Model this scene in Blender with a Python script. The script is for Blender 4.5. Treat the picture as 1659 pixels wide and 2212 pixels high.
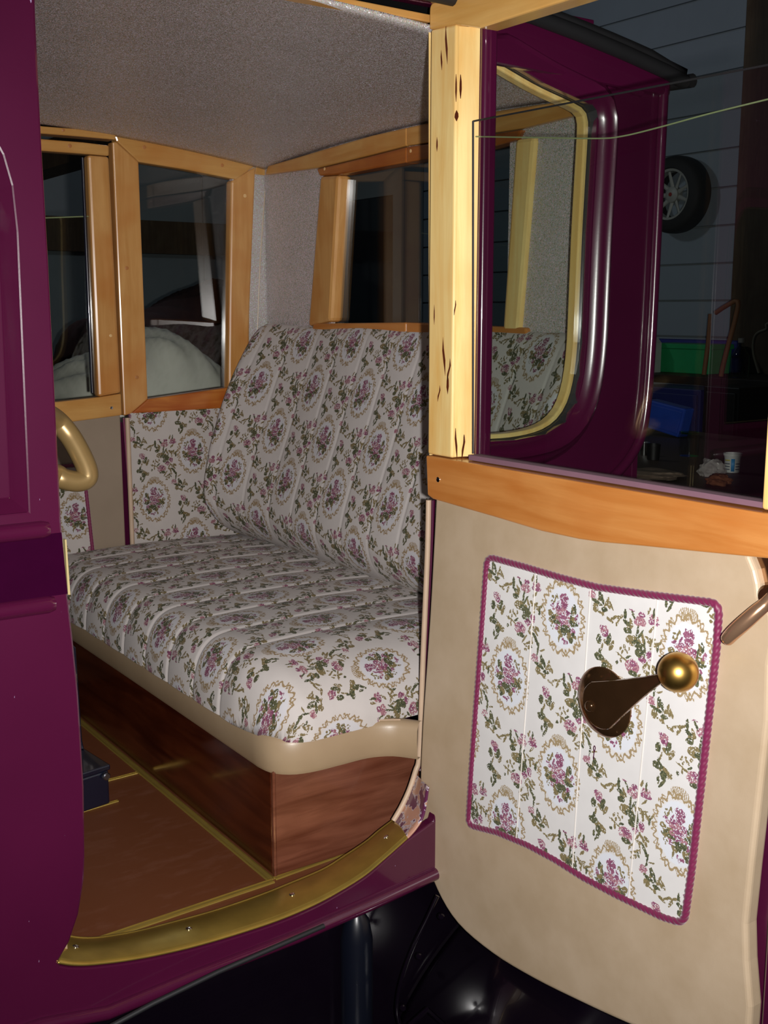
import bpy, bmesh, math, random
from math import sin, cos, pi, radians, sqrt
from mathutils import Vector, Matrix
from mathutils.geometry import tessellate_polygon
for o in list(bpy.data.objects): bpy.data.objects.remove(o)
S = bpy.context.scene
# ------------------------------------------------------------------ camera, world, light, exposure
FPX, PITCH, YAW, CAM = 2427.0, radians(10.2), radians(35.0), Vector((0, 0, 1.6))
FW = Vector((sin(YAW)*cos(PITCH), cos(YAW)*cos(PITCH), -sin(PITCH)))
RT = Vector((cos(YAW), -sin(YAW), 0)); UP = RT.cross(FW)
cam = bpy.data.cameras.new('camera'); co = bpy.data.objects.new('camera', cam); S.collection.objects.link(co)
co.matrix_world = Matrix.Translation(CAM) @ Matrix((RT, UP, -FW)).transposed().to_4x4()
cam.sensor_fit = 'VERTICAL'; cam.sensor_height = 24.0; cam.lens = 24.0*FPX/2212; cam.clip_start = 0.02
S.camera = co
w = bpy.data.worlds.new('world'); S.world = w; w.use_nodes = True
w.node_tree.nodes['Background'].inputs[0].default_value = (0.75, 0.85, 1.0, 1)
w.node_tree.nodes['Background'].inputs[1].default_value = 0.004
# the flash of the hand-held camera, beside its lens
fl = bpy.data.lights.new('flash', 'SPOT'); fl.energy = 190; fl.spot_size = radians(100); fl.spot_blend = 1.0; fl.shadow_soft_size = 0.012; fl.color = (1.0, 0.97, 0.95)
fo = bpy.data.objects.new('flash', fl); S.collection.objects.link(fo)
fo.matrix_world = Matrix.Translation(CAM + RT*0.055 - UP*0.012 + FW*0.01) @ Matrix((RT, UP, -FW)).transposed().to_4x4()
# dim fill light added to brighten the garage, no lamp hangs there
gl = bpy.data.lights.new('garage_fill', 'POINT'); gl.energy = 22; gl.shadow_soft_size = 0.15; gl.color = (0.8, 0.9, 1.0)
go = bpy.data.objects.new('garage_fill', gl); S.collection.objects.link(go); go.location = (2.6, 6.0, 3.4)
S.view_settings.view_transform = 'Standard'; S.view_settings.look = 'None'
S.view_settings.exposure = 0.0; S.view_settings.gamma = 1.0; S.view_settings.use_curve_mapping = False

def P(x, y, ax, v):
    """the point of the plane ax = v that was measured at (x, y)"""
    d = FW + RT*((x-829.5)/FPX) - UP*((y-1106)/FPX); i = 'XYZ'.index(ax)
    return CAM + d*((v-CAM[i])/d[i])
def PY(v, *pts):
    return [(lambda q: (q.x, q.z))(P(x, y, 'Y', v)) for x, y in pts]
def PX(v, *pts):
    return [(lambda q: (q.y, q.z))(P(x, y, 'X', v)) for x, y in pts]
# ------------------------------------------------------------------ materials
def col4(c): return (c[0], c[1], c[2], 1)
class N:
    def __init__(s, name):
        s.m = bpy.data.materials.new(name); s.m.use_nodes = True; s.t = s.m.node_tree
        s.b = s.t.nodes['Principled BSDF']; s.out = s.t.nodes['Material Output']
    def n(s, kind, **kw):
        x = s.t.nodes.new('ShaderNode'+kind)
        for k, v in kw.items(): setattr(x, k, v)
        return x
    def l(s, a, b): s.t.links.new(a, b)
    def math(s, op, a, b=None, c=None):
        x = s.n('Math', operation=op)
        for i, v in enumerate((a, b, c)):
            if v is None: continue
            if isinstance(v, (int, float)): x.inputs[i].default_value = v
            else: s.l(v, x.inputs[i])
        return x.outputs[0]
    def mix(s, f, a, b):
        x = s.n('Mix', data_type='RGBA')
        if isinstance(f, (int, float)): x.inputs[0].default_value = f
        else: s.l(f, x.inputs[0])
        for i, v in ((6, a), (7, b)):
            if isinstance(v, tuple): x.inputs[i].default_value = col4(v)
            else: s.l(v, x.inputs[i])
        return x.outputs[2]
    def coord(s, scale=(1, 1, 1), out='Object'):
        tc = s.n('TexCoord'); mp = s.n('Mapping'); s.l(tc.outputs[out], mp.inputs[0]); mp.inputs[3].default_value = scale
        return mp.outputs[0]
    def noise(s, vec, scale, detail=3, rough=0.5, dist=0.0):
        x = s.n('TexNoise'); s.l(vec, x.inputs['Vector']); x.inputs['Scale'].default_value = scale
        x.inputs['Detail'].default_value = detail; x.inputs['Roughness'].default_value = rough; x.inputs['Distortion'].default_value = dist
        return x
    def ramp(s, f, stops):
        x = s.n('ValToRGB'); s.l(f, x.inputs[0]); e = x.color_ramp.elements
        while len(e) < len(stops): e.new(0.5)
        for q, (p, c) in zip(e, stops): q.position = p; q.color = col4(c) if isinstance(c, tuple) else (c, c, c, 1)
        return x.outputs[0]
    def bump(s, h, strength, dist=0.001):
        x = s.n('Bump'); s.l(h, x.inputs['Height']); x.inputs['Strength'].default_value = strength; x.inputs['Distance'].default_value = dist
        s.l(x.outputs[0], s.b.inputs['Normal']); return x
    def set(s, **kw):
        mp = dict(rough='Roughness', metal='Metallic', coat='Coat Weight', coatr='Coat Roughness', spec='Specular IOR Level', sheen='Sheen Weight')
        for k, v in kw.items(): s.b.inputs[mp[k]].default_value = v
        return s
    def base(s, c):
        if isinstance(c, tuple): s.b.inputs['Base Color'].default_value = col4(c)
        else: s.l(c, s.b.inputs['Base Color'])
        return s
def plain(name, c, rough=0.5, metal=0.0, coat=0.0, var=0.15, scale=25, **kw):
    a = N(name); nz = a.noise(a.coord(), scale, 4)
    a.base(a.mix(nz.outputs[0], tuple(v*(1-var) for v in c), tuple(min(1, v*(1+var)) for v in c)))
    a.set(rough=rough, metal=metal, coat=coat, **kw); return a.m
def wood(name, c1, c2, axis, rough=0.28, coat=0.35, fig=0.5):
    a = N(name); sc = [16, 16, 16]; sc['XYZ'.index(axis)] = 1.6
    v = a.coord(tuple(sc)); n1 = a.noise(v, 2.2, 5, 0.55, 0.8)
    f = a.ramp(n1.outputs[0], [(0.35, 0.0), (0.68, 1.0)])
    big = a.noise(a.coord((1, 1, 1)), 9, 2); c = a.mix(f, c1, c2)
    c = a.mix(a.math('MULTIPLY', a.ramp(big.outputs[0], [(0.45, 0.0), (0.7, 1.0)]), fig), c, tuple(x*k for x, k in zip(c2, (0.95, 0.72, 0.5))))
    sc2 = [160, 160, 160]; sc2['XYZ'.index(axis)] = 6
    fine = a.noise(a.coord(tuple(sc2)), 2, 2); c = a.mix(a.math('MULTIPLY', fine.outputs[0], 0.16), c, tuple(x*0.4 for x in c2))
    a.base(c); a.set(rough=rough, coat=coat, coatr=0.12); a.bump(fine.outputs[0], 0.08, 0.0006); return a.m
def paint(name, c, rough=0.25, chips=False):
    a = N(name); nz = a.noise(a.coord(), 6, 3)
    cc = a.mix(nz.outputs[0], tuple(v*0.85 for v in c), tuple(v*1.15 for v in c))
    if chips:
        v = a.noise(a.coord((90, 90, 30)), 1.0, 3, 0.7)
        cc = a.mix(a.ramp(v.outputs[0], [(0.725, 0.0), (0.735, 1.0)]), cc, (0.3, 0.22, 0.36))
    a.base(cc); a.set(rough=rough, coat=1.0, coatr=0.06, spec=0.5)
    pe = a.noise(a.coord(), 260, 2); a.bump(pe.outputs[0], 0.05, 0.0006); return a.m
MAROON = (0.060, 0.004, 0.026)
M = {}
M['maroon'] = paint('maroon_paint', MAROON)
M['maroon_chip'] = paint('maroon_paint_chipped', MAROON, chips=True)
M['maroon_dark'] = plain('dark_waist_paint', (0.024, 0.001, 0.014), 0.14)
M['black'] = plain('black_gloss_paint', (0.003, 0.0015, 0.004), 0.16, coat=0.3)
M['sheen'] = plain('black_bluish_sheen', (0.003, 0.004, 0.009), 0.33)  # blue in the black imitates a bluish reflection on the stay
M['glazing'] = paint('dark_glazing_strip', (0.01, 0.01, 0.02), 0.25)
M['roofblack'] = plain('black_roof_vinyl', (0.012, 0.012, 0.013), 0.5)
M['pale'] = wood('pale_wood', (0.88, 0.66, 0.28), (0.78, 0.48, 0.15), 'Z', fig=0.25)
M['pale_y'] = wood('pale_wood_rail', (0.72, 0.42, 0.13), (0.62, 0.32, 0.08), 'Y', fig=0.3)
M['orange'] = wood('orange_wood', (0.54, 0.225, 0.06), (0.46, 0.165, 0.035), 'Y', fig=0.35)
M['honey_z'] = wood('honey_wood_upright', (0.62, 0.33, 0.11), (0.50, 0.23, 0.06), 'Z', fig=0.6)
M['honey_x'] = wood('honey_wood_rail', (0.60, 0.33, 0.10), (0.50, 0.24, 0.06), 'X', fig=0.5)
M['honey_y'] = wood('honey_wood_cross_rail', (0.58, 0.32, 0.10), (0.48, 0.22, 0.05), 'Y', fig=0.5)
M['red_x'] = wood('flamed_red_wood', (0.62, 0.25, 0.05), (0.36, 0.09, 0.015), 'X', fig=0.9)
M['red_y'] = wood('red_brown_wood', (0.40, 0.13, 0.025), (0.28, 0.075, 0.012), 'Y', fig=0.6)
M['plug'] = plain('wood_plug', (0.42, 0.17, 0.05), 0.4)
M['plug_pale'] = plain('pale_wood_plug', (0.70, 0.45, 0.2), 0.4)
M['crack'] = plain('knot_crack', (0.10, 0.018, 0.004), 0.5)
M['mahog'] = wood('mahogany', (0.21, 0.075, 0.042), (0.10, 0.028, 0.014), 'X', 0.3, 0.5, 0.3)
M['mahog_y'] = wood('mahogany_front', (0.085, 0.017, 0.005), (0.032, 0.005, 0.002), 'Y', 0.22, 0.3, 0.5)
M['chrome'] = plain('chrome', (0.75, 0.75, 0.76), 0.12, 1.0)
M['brass'] = plain('polished_brass', (0.46, 0.32, 0.07), 0.28, 0.75, var=0.35, scale=22)
M['brass_trim'] = plain('brass_trim', (0.42, 0.30, 0.07), 0.38, 0.6)
M['ball'] = plain('aged_brass', (0.66, 0.40, 0.10), 0.33, 1.0, var=0.25, scale=30)
M['bronze'] = plain('dark_bronze', (0.20, 0.10, 0.045), 0.12, 0.9, var=0.35, scale=18)
M['coppery'] = plain('copper_plated', (0.70, 0.42, 0.26), 0.2, 0.85)
M['tanbrass'] = plain('worn_tan_brass', (0.25, 0.165, 0.065), 0.36, 0.45)
M['rubber'] = plain('black_rubber', (0.01, 0.01, 0.012), 0.6)
M['felt'] = plain('grey_maroon_felt', (0.16, 0.08, 0.11), 0.95)
M['beige'] = plain('beige_piping', (0.50, 0.36, 0.25), 0.5)
M['cream'] = plain('cream_edge', (0.45, 0.36, 0.17), 0.4)
M['rope'] = plain('burgundy_cord', (0.15, 0.005, 0.05), 0.5, var=0.25, scale=300, sheen=0.4)
a = N('lino'); n1 = a.noise(a.coord((1, 2.5, 1)), 14, 5, 0.65)
a.base(a.mix(a.ramp(n1.outputs[0], [(0.52, 0.0), (0.75, 1.0)]), (0.135, 0.040, 0.014), (0.165, 0.06, 0.032))); a.set(rough=0.5); M['lino'] = a.m
def leather(name, c1, c2, scale=8):
    a = N(name); n1 = a.noise(a.coord(), scale, 4, 0.55); n2 = a.noise(a.coord(), 420, 2)
    a.base(a.mix(a.ramp(n1.outputs[0], [(0.35, 0.0), (0.7, 1.0)]), c1, c2)); a.set(rough=0.42, coat=0.15, coatr=0.3)
    a.bump(n2.outputs[0], 0.12, 0.0006); return a.m
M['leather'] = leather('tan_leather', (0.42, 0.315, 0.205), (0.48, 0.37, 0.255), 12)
M['leather_far'] = leather('tan_leather_dimmed', (0.25, 0.19, 0.135), (0.28, 0.215, 0.155), 7)  # same tan leather, darkened in colour for the weaker flash at the far side
M['leather_band'] = leather('tan_leather_band', (0.32, 0.225, 0.135), (0.36, 0.26, 0.16), 7)
# sparkling headliner
a = N('glitter_vinyl'); v = a.coord(); vo = a.n('TexVoronoi'); a.l(v, vo.inputs['Vector']); vo.inputs['Scale'].default_value = 820
big = a.noise(v, 7, 4, 0.6)
basec = a.mix(a.ramp(big.outputs[0], [(0.3, 0.0), (0.7, 1.0)]), (0.58, 0.515, 0.49), (0.70, 0.62, 0.60))
cc = a.mix(0.30, basec, vo.outputs['Color'])
sr = a.n('SeparateColor'); a.l(vo.outputs['Color'], sr.inputs[0]); spk = a.math('POWER', sr.outputs[2], 5.0)
cc = a.mix(spk, a.mix(0.25, cc, (0.05, 0.05, 0.05)), (1.0, 1.0, 1.0)); a.base(cc); a.l(a.math('MULTIPLY', spk, 0.9), a.b.inputs['Metallic'])
geo = a.n('NewGeometry'); sb = a.n('VectorMath', operation='SUBTRACT'); a.l(vo.outputs['Color'], sb.inputs[0]); sb.inputs[1].default_value = (0.5, 0.5, 0.5)
ms = a.n('VectorMath', operation='SCALE'); a.l(sb.outputs[0], ms.inputs[0]); ms.inputs['Scale'].default_value = 1.0
ad = a.n('VectorMath', operation='ADD'); a.l(geo.outputs['Normal'], ad.inputs[0]); a.l(ms.outputs[0], ad.inputs[1])
nm = a.n('VectorMath', operation='NORMALIZE'); a.l(ad.outputs[0], nm.inputs[0]); a.l(nm.outputs[0], a.b.inputs['Normal'])
a.set(rough=0.34); M['glitter'] = a.m
def glass(name, tint, refl=1.0):
    a = N(name); a.t.nodes.remove(a.b)
    tr = a.n('BsdfTransparent'); tr.inputs[0].default_value = col4(tint); g = a.n('BsdfGlossy'); g.inputs[0].default_value = (1, 1, 1, 1); g.inputs[1].default_value = 0.0
    fr = a.n('LayerWeight'); fr.inputs[0].default_value = 0.5; mx = a.n('MixShader'); a.l(a.math('MULTIPLY', a.math('ADD', a.math('MULTIPLY', a.math('POWER', fr.outputs['Facing'], 5.0), 0.9), 0.04), refl), mx.inputs[0])
    a.l(tr.outputs[0], mx.inputs[1]); a.l(g.outputs[0], mx.inputs[2]); a.l(mx.outputs[0], a.out.inputs[0]); return a.m
M['glass'] = glass('window_glass', (0.91, 0.925, 0.91))
M['glass_clear'] = glass('clear_glass', (0.93, 0.95, 0.94))
M['glass_edge'] = plain('ground_glass_edge', (0.20, 0.24, 0.12), 0.3)

SPRAY='''-371,-801,17,54,-15,G;-303,-852,17,38,30,O;-329,-934,48,23,0,G;-207,-853,15,51,-30,O;-356,-991,19,36,10,O;-321,-1228,57,44,0,P;-321,1272,57,44,0,P;-291,1207,50,31,0,M;-291,-1293,50,31,0,M;-370,-1200,27,21,0,M;-232,1149,30,64,20,G;-173,1072,23,64,25,O;-269,1090,50,23,30,O;-414,1110,35,52,0,G;-399,905,19,52,10,G;-362,991,13,58,20,O;-407,851,66,39,0,G;-270,791,96,39,25,O;-298,733,38,44,10,G;-203,781,46,18,0,O;-314,611,17,65,35,G;-383,647,17,39,0,G;-127,-1009,15,63,60,O;-70,-1061,15,51,30,O;-221,-1066,15,51,-70,O;-16,-974,15,50,60,O;66,-919,20,56,0,G;97,-1027,48,23,20,G;144,-1067,40,38,-20,O;119,-1136,48,33,0,G;212,-890,14,45,-30,G;179,-1010,18,50,-30,O;183,-833,33,11,0,M;233,1237,100,53,0,O;233,-1263,100,53,0,O;288,1211,54,37,0,G;288,-1289,54,37,0,G;348,-1157,13,75,35,G;301,-1110,14,75,10,G;381,1156,61,55,20,G;329,1082,43,38,10,G;435,1168,12,99,0,G;435,-1332,12,99,0,G;413,-1211,16,62,-15,O;413,1289,16,62,-15,O;365,-862,39,30,0,M;336,-965,79,50,0,P;582,-860,59,37,0,P;-583,390,59,37,0,P;581,-922,70,29,0,M;-584,328,70,29,0,M;577,-793,14,54,5,G;-588,457,14,54,5,G;496,-772,14,42,20,O;558,-1019,14,49,45,O;-607,231,14,49,45,O;555,-1181,14,62,60,O;-610,69,14,62,60,O;539,-1234,16,62,0,O;539,1266,16,62,0,O;-626,16,16,62,0,O;-556,32,16,49,-40,O;609,-1218,16,49,-40,O;609,1282,16,49,-40,O;-504,43,16,61,60,O;-502,-18,14,42,10,G;483,-1159,16,37,-60,O;523,1107,39,42,0,M;403,1017,50,32,0,M;528,1052,28,25,0,P;414,976,18,25,0,P;226,869,91,71,0,P;234,915,47,33,0,M;247,772,62,28,0,G;-3,1084,13,25,30,O;71,1113,13,25,-10,O;36,1029,13,25,20,O;109,1058,13,30,-40,O;-38,986,13,20,0,O;163,1108,13,23,20,O;57,950,111,10,20,O;-53,855,19,20,0,G;21,910,13,31,0,O;149,990,13,38,60,G;340,731,13,63,35,O;432,690,13,55,60,O;501,782,12,75,-10,O;568,911,21,74,-45,O;-597,-339,21,74,-45,O;-545,-301,21,42,-60,O;620,949,21,42,-60,O;460,936,12,62,30,O;572,812,18,55,-40,G;-593,-438,18,55,-40,G;-547,-502,21,57,-30,G;618,748,21,57,-30,G;481,853,36,20,0,O;380,626,40,11,20,O;435,615,16,28,20,O;364,565,22,15,0,O;488,653,14,33,-30,G;-516,-607,12,75,10,G;649,643,12,75,10,G;-428,-610,42,10,-20,O;-579,-755,50,35,0,P;586,495,50,35,0,P;-581,-799,53,18,0,P;584,451,53,18,0,P;-426,-753,24,50,-10,G;-481,-861,81,20,15,G;-505,-943,39,47,10,O;-439,-800,17,50,10,O;-272,-806,15,54,10,O;-253,-864,15,35,-40,O;-414,-994,70,9,20,O'''
BOUQ='''-20,301,79,52,0,M;-47,350,23,24,0,M;27,353,23,19,30,M;-25,205,62,43,0,M;-75,224,33,24,0,P;-5,119,98,31,0,P;-69,51,73,41,0,P;63,74,82,40,0,P;0,12,76,31,0,M;-104,97,43,36,0,M;85,139,49,28,0,M;176,106,42,24,0,P;223,152,35,19,20,M;107,204,15,47,-30,M;161,275,13,47,-20,O;127,303,13,31,20,O;218,275,22,16,0,O;188,210,13,40,-40,O;237,208,13,23,0,O;-250,186,24,60,10,G;-207,147,23,60,10,O;-179,92,17,60,-10,G;-307,101,14,29,20,M;-296,42,15,17,0,M;-337,-4,12,12,0,M;-271,60,12,41,-20,M;-218,5,67,46,0,O;-250,-57,67,24,10,G;-175,-28,50,24,0,G;-97,-71,56,48,0,P;-203,-156,50,43,0,M;-227,-210,27,36,0,G;20,-80,59,41,0,M;92,-27,39,29,0,P;183,-42,97,50,30,O;261,24,48,40,-10,O;119,-92,65,28,0,G;215,-46,64,17,40,G;-77,-151,83,48,0,G;-157,-255,57,60,10,O;-181,-309,34,41,0,G;42,-219,49,72,20,O;16,-189,20,60,20,G;62,-311,16,72,-10,O;-42,-191,33,53,0,G;-260,-236,27,32,20,O;114,-166,29,31,0,M;145,-122,32,14,0,P;132,-192,19,17,0,P;180,-174,11,17,0,O;219,-129,11,17,0,O;237,-172,11,17,0,O;206,-216,11,12,0,O;-86,-353,40,22,0,M;-43,-373,17,29,0,M;-12,-329,16,24,-20,M'''

def tapestry(name, pu, tone=(1.0, 1.0, 1.0)):
    """woven cloth: oval bouquets in gilt scroll rings, half-drop repeat, floral sprays between; UV in metres"""
    a = N(name); tc = a.n('UVMap'); s1 = a.n('VectorMath', operation='SNAP'); nz = a.noise(tc.outputs[0], 160, 1)
    d = a.n('VectorMath', operation='SUBTRACT'); a.l(nz.outputs['Color'], d.inputs[0]); d.inputs[1].default_value = (.5, .5, .5)
    d2 = a.n('VectorMath', operation='SCALE'); a.l(d.outputs[0], d2.inputs[0]); d2.inputs['Scale'].default_value = 0.0045
    d3 = a.n('VectorMath', operation='ADD'); a.l(tc.outputs[0], d3.inputs[0]); a.l(d2.outputs[0], d3.inputs[1])
    a.l(d3.outputs[0], s1.inputs[0]); s1.inputs[1].default_value = (0.0009, 0.0009, 1)
    sp = a.n('SeparateXYZ'); a.l(s1.outputs[0], sp.inputs[0]); u, v = sp.outputs[0], sp.outputs[1]
    i = a.math('FLOOR', a.math('ADD', a.math('DIVIDE', u, pu), 0.5))
    lu = a.math('MULTIPLY', a.math('SUBTRACT', u, a.math('MULTIPLY', i, pu)), 0.1165/pu)
    lv = a.math('WRAP', a.math('SUBTRACT', v, a.math('MULTIPLY', i, 0.125)), 0.125, -0.125)
    par = a.math('SUBTRACT', a.math('MULTIPLY', a.math('ABSOLUTE', a.math('MODULO', i, 2.0)), 2.0), 1.0)
    cA = a.n('CombineXYZ'); a.l(lu, cA.inputs[0]); a.l(lv, cA.inputs[1])
    cB = a.n('CombineXYZ'); a.l(a.math('MULTIPLY', lu, par), cB.inputs[0]); a.l(lv, cB.inputs[1])
    acc = {}
    for src, data in ((cA, SPRAY), (cB, BOUQ)):
        for kk, t in enumerate(data.split(';')):
            if kk % 12 == 11:                      # evaluate in short stretches
                ma = a.n('VectorMath', operation='MULTIPLY_ADD'); sm_ = a.math('MINIMUM', list(acc.values())[0], list(acc.values())[-1])
                for q_ in list(acc.values())[1:-1]: sm_ = a.math('MINIMUM', sm_, q_)
                a.l(sm_, ma.inputs[0]); ma.inputs[1].default_value = (1e-9, 1e-9, 1e-9); a.l(src.outputs[0], ma.inputs[2]); src = ma
            x, y, ra, rb, rot, c = t.split(','); x, y, ra, rb = (float(q)*1e-4 for q in (x, y, ra, rb)); kz = 1.45 if src is not cB and data is SPRAY else 1.22; ra = max(ra*kz, 0.0012); rb = max(rb*kz, 0.0016)
            mp = a.n('Mapping', vector_type='TEXTURE'); a.l(src.outputs[0], mp.inputs[0])
            mp.inputs[1].default_value = (x, y, 0); mp.inputs[2].default_value = (0, 0, -radians(float(rot))); mp.inputs[3].default_value = (ra, rb, 1)
            ln = a.n('VectorMath', operation='LENGTH'); a.l(mp.outputs[0], ln.inputs[0])
            acc[c] = ln.outputs['Value'] if c not in acc else a.math('MINIMUM', acc[c], ln.outputs['Value'])
    wn = a.n('TexWhiteNoise', noise_dimensions='2D'); sn2 = a.n('VectorMath', operation='SNAP'); a.l(tc.outputs[0], sn2.inputs[0]); sn2.inputs[1].default_value = (0.0016, 0.0016, 1)
    a.l(sn2.outputs[0], wn.inputs['Vector']); r = wn.outputs['Value']
    # medallion
    ang = a.math('ARCTAN2', lv, lu)
    re = a.math('SQRT', a.math('ADD', a.math('POWER', a.math('DIVIDE', lu, 0.0415), 2.0), a.math('POWER', a.math('DIVIDE', lv, 0.0535), 2.0)))
    inner = a.math('LESS_THAN', re, 0.86)
    sq = a.math('ADD', re, a.math('MULTIPLY', a.math('SINE', a.math('MULTIPLY', ang, 19.0)), 0.075))
    b1 = a.math('LESS_THAN', a.math('ABSOLUTE', a.math('SUBTRACT', sq, 1.0)), 0.042)
    sq2 = a.math('ADD', re, a.math('MULTIPLY', a.math('SINE', a.math('ADD', a.math('MULTIPLY', ang, 31.0), 1.2)), 0.09))
    b2 = a.math('MULTIPLY', a.math('LESS_THAN', a.math('ABSOLUTE', a.math('SUBTRACT', sq2, 1.02)), 0.036), a.math('GREATER_THAN', a.math('SINE', a.math('MULTIPLY', ang, 12.0)), -0.2))
    cy = a.math('SUBTRACT', lv, 0.0585)
    crest = a.math('LESS_THAN', a.math('ADD', a.math('POWER', a.math('DIVIDE', lu, 0.016), 2.0), a.math('POWER', a.math('DIVIDE', cy, 0.0085), 2.0)), 1.0)
    crest = a.math('MULTIPLY', crest, a.math('GREATER_THAN', a.math('SINE', a.math('ADD', a.math('MULTIPLY', lu, 1900.0), a.math('MULTIPLY', cy, 500.0))), -0.2))
    gold = a.math('MAXIMUM', a.math('MAXIMUM', b1, b2), crest)
    fn = a.noise(tc.outputs[0], 30, 3)
    base = a.mix(fn.outputs[0], (0.62, 0.605, 0.595), (0.70, 0.685, 0.675))
    c = a.mix(inner, base, (0.66, 0.68, 0.73))
    c = a.mix(gold, c, (0.33, 0.245, 0.135))
    def lay(c, key, col_a, col_b, hole):
        m_ = a.math('LESS_THAN', acc[key], 1.0); cc = a.mix(a.math('GREATER_THAN', r, 0.5), col_a, col_b)
        m_ = a.math('MULTIPLY', m_, a.math('GREATER_THAN', r, hole)); return a.mix(m_, c, cc)
    c = lay(c, 'O', (0.17, 0.14, 0.065), (0.24, 0.19, 0.09), 0.08)
    c = lay(c, 'P', (0.27, 0.10, 0.15), (0.40, 0.21, 0.24), 0.22)
    c = lay(c, 'M', (0.19, 0.055, 0.115), (0.29, 0.11, 0.18), 0.16)
    c = lay(c, 'G', (0.055, 0.065, 0.035), (0.13, 0.13, 0.065), 0.06)
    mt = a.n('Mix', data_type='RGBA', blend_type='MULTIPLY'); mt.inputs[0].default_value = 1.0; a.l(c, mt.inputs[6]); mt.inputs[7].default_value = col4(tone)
    a.base(mt.outputs[2]); a.set(rough=0.85, sheen=0.05)
    a.b.inputs['Specular IOR Level'].default_value = 0.25
    return a.m
M['tapestry_door'] = tapestry('tapestry_door', 0.1165)
M['tapestry_seat'] = tapestry('tapestry_seat', 0.115, (0.80, 0.755, 0.735))  # same cloth as the door, flash falloff put into its darker tone
M['tapestry_side'] = tapestry('tapestry_side', 0.1165, (0.68, 0.63, 0.60))  # same cloth again, toned darker still to imitate the dimmer far side
M['seamthread'] = plain('seam_thread', (0.62, 0.58, 0.54), 0.8)
M['navyblack'] = paint('navy_black_enamel', (0.004, 0.006, 0.018), 0.3)
M['greyplate'] = plain('grey_plate', (0.12, 0.12, 0.14), 0.5)
M['chrome_dull'] = plain('dull_chrome', (0.3, 0.3, 0.35), 0.3, 1.0)
M['sheet'] = plain('dust_sheet_cloth', (0.80, 0.79, 0.70), 0.9, var=0.10, scale=6)
M['darkcloth'] = plain('dark_maroon_cloth', (0.055, 0.02, 0.022), 0.9, var=0.3)
M['alloy'] = plain('alloy', (0.5, 0.5, 0.46), 0.5, 0.1)
M['redcap'] = plain('red_cap', (0.4, 0.03, 0.02), 0.5)
M['darkwood'] = plain('dark_bench_wood', (0.025, 0.015, 0.01), 0.6)
M['tablewood'] = plain('brown_table', (0.10, 0.06, 0.04), 0.6)
M['green'] = plain('green_plastic', (0.02, 0.42, 0.14), 0.5)
M['blue'] = plain('deep_blue_plastic', (0.03, 0.04, 0.30), 0.5)
M['blue2'] = plain('bright_blue_plastic', (0.03, 0.09, 0.55), 0.35)
M['navy'] = plain('navy_steel', (0.02, 0.025, 0.16), 0.5)
M['blacksteel'] = plain('black_steel', (0.008, 0.006, 0.006), 0.5)
M['white'] = plain('white_plastic', (0.7, 0.72, 0.7), 0.45)
M['labelblue'] = plain('label_blue', (0.05, 0.35, 0.75), 0.5)
M['ink'] = plain('label_ink', (0.05, 0.08, 0.12), 0.6)
M['yellow'] = plain('label_yellow', (0.7, 0.6, 0.1), 0.6)
M['brownwood'] = plain('brown_stick_wood', (0.28, 0.12, 0.05), 0.6)
M['hosegrey'] = plain('pale_hose', (0.3, 0.26, 0.18), 0.5)
M['rag'] = plain('brown_rag', (0.20, 0.07, 0.03), 0.9)
M['tancloth'] = plain('tan_cloth', (0.28, 0.2, 0.15), 0.9)
a = N('bag_plastic'); a.base((0.55, 0.5, 0.48)); a.set(rough=0.3); a.b.inputs['Alpha'].default_value = 0.75; M['bagplastic'] = a.m
M['clearplastic'] = glass('clear_plastic', (0.82, 0.85, 0.84))
M['tyre'] = plain('tyre_rubber', (0.03, 0.028, 0.028), 0.7)
# ------------------------------------------------------------------ mesh helpers
COL = S.collection
def mkobj(name, me, mat, parent=None, loc=None):
    o = bpy.data.objects.new(name, me); COL.objects.link(o)
    if mat: me.materials.append(M[mat] if isinstance(mat, str) else mat)
    if parent:
        o.parent = parent; p = parent; t = Vector((0, 0, 0))
        while p: t += p.location; p = p.parent
        o.matrix_parent_inverse = Matrix.Translation(-t)
        if parent.type == 'MESH' : o.matrix_parent_inverse = Matrix()
    return o
def smooth(me, ang=35):
    for p in me.polygons: p.use_smooth = True
    me.set_sharp_from_angle(angle=radians(ang))
def bevel(o, wd, seg=2, ang=40):
    if wd:
        m = o.modifiers.new('bevel', 'BEVEL'); m.width = wd; m.segments = seg; m.limit_method = 'ANGLE'; m.angle_limit = radians(ang); m.harden_normals = False
def thing(name, label, cat, loc, group=None):
    e = bpy.data.objects.new(name, None); COL.objects.link(e); e.location = loc; e.empty_display_size = 0.05
    e['label'] = label; e['category'] = cat
    if group: e['group'] = group
    return e
def tag(o, label, cat, group=None):
    o['label'] = label; o['category'] = cat
    if group: o['group'] = group
    return o
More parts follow.
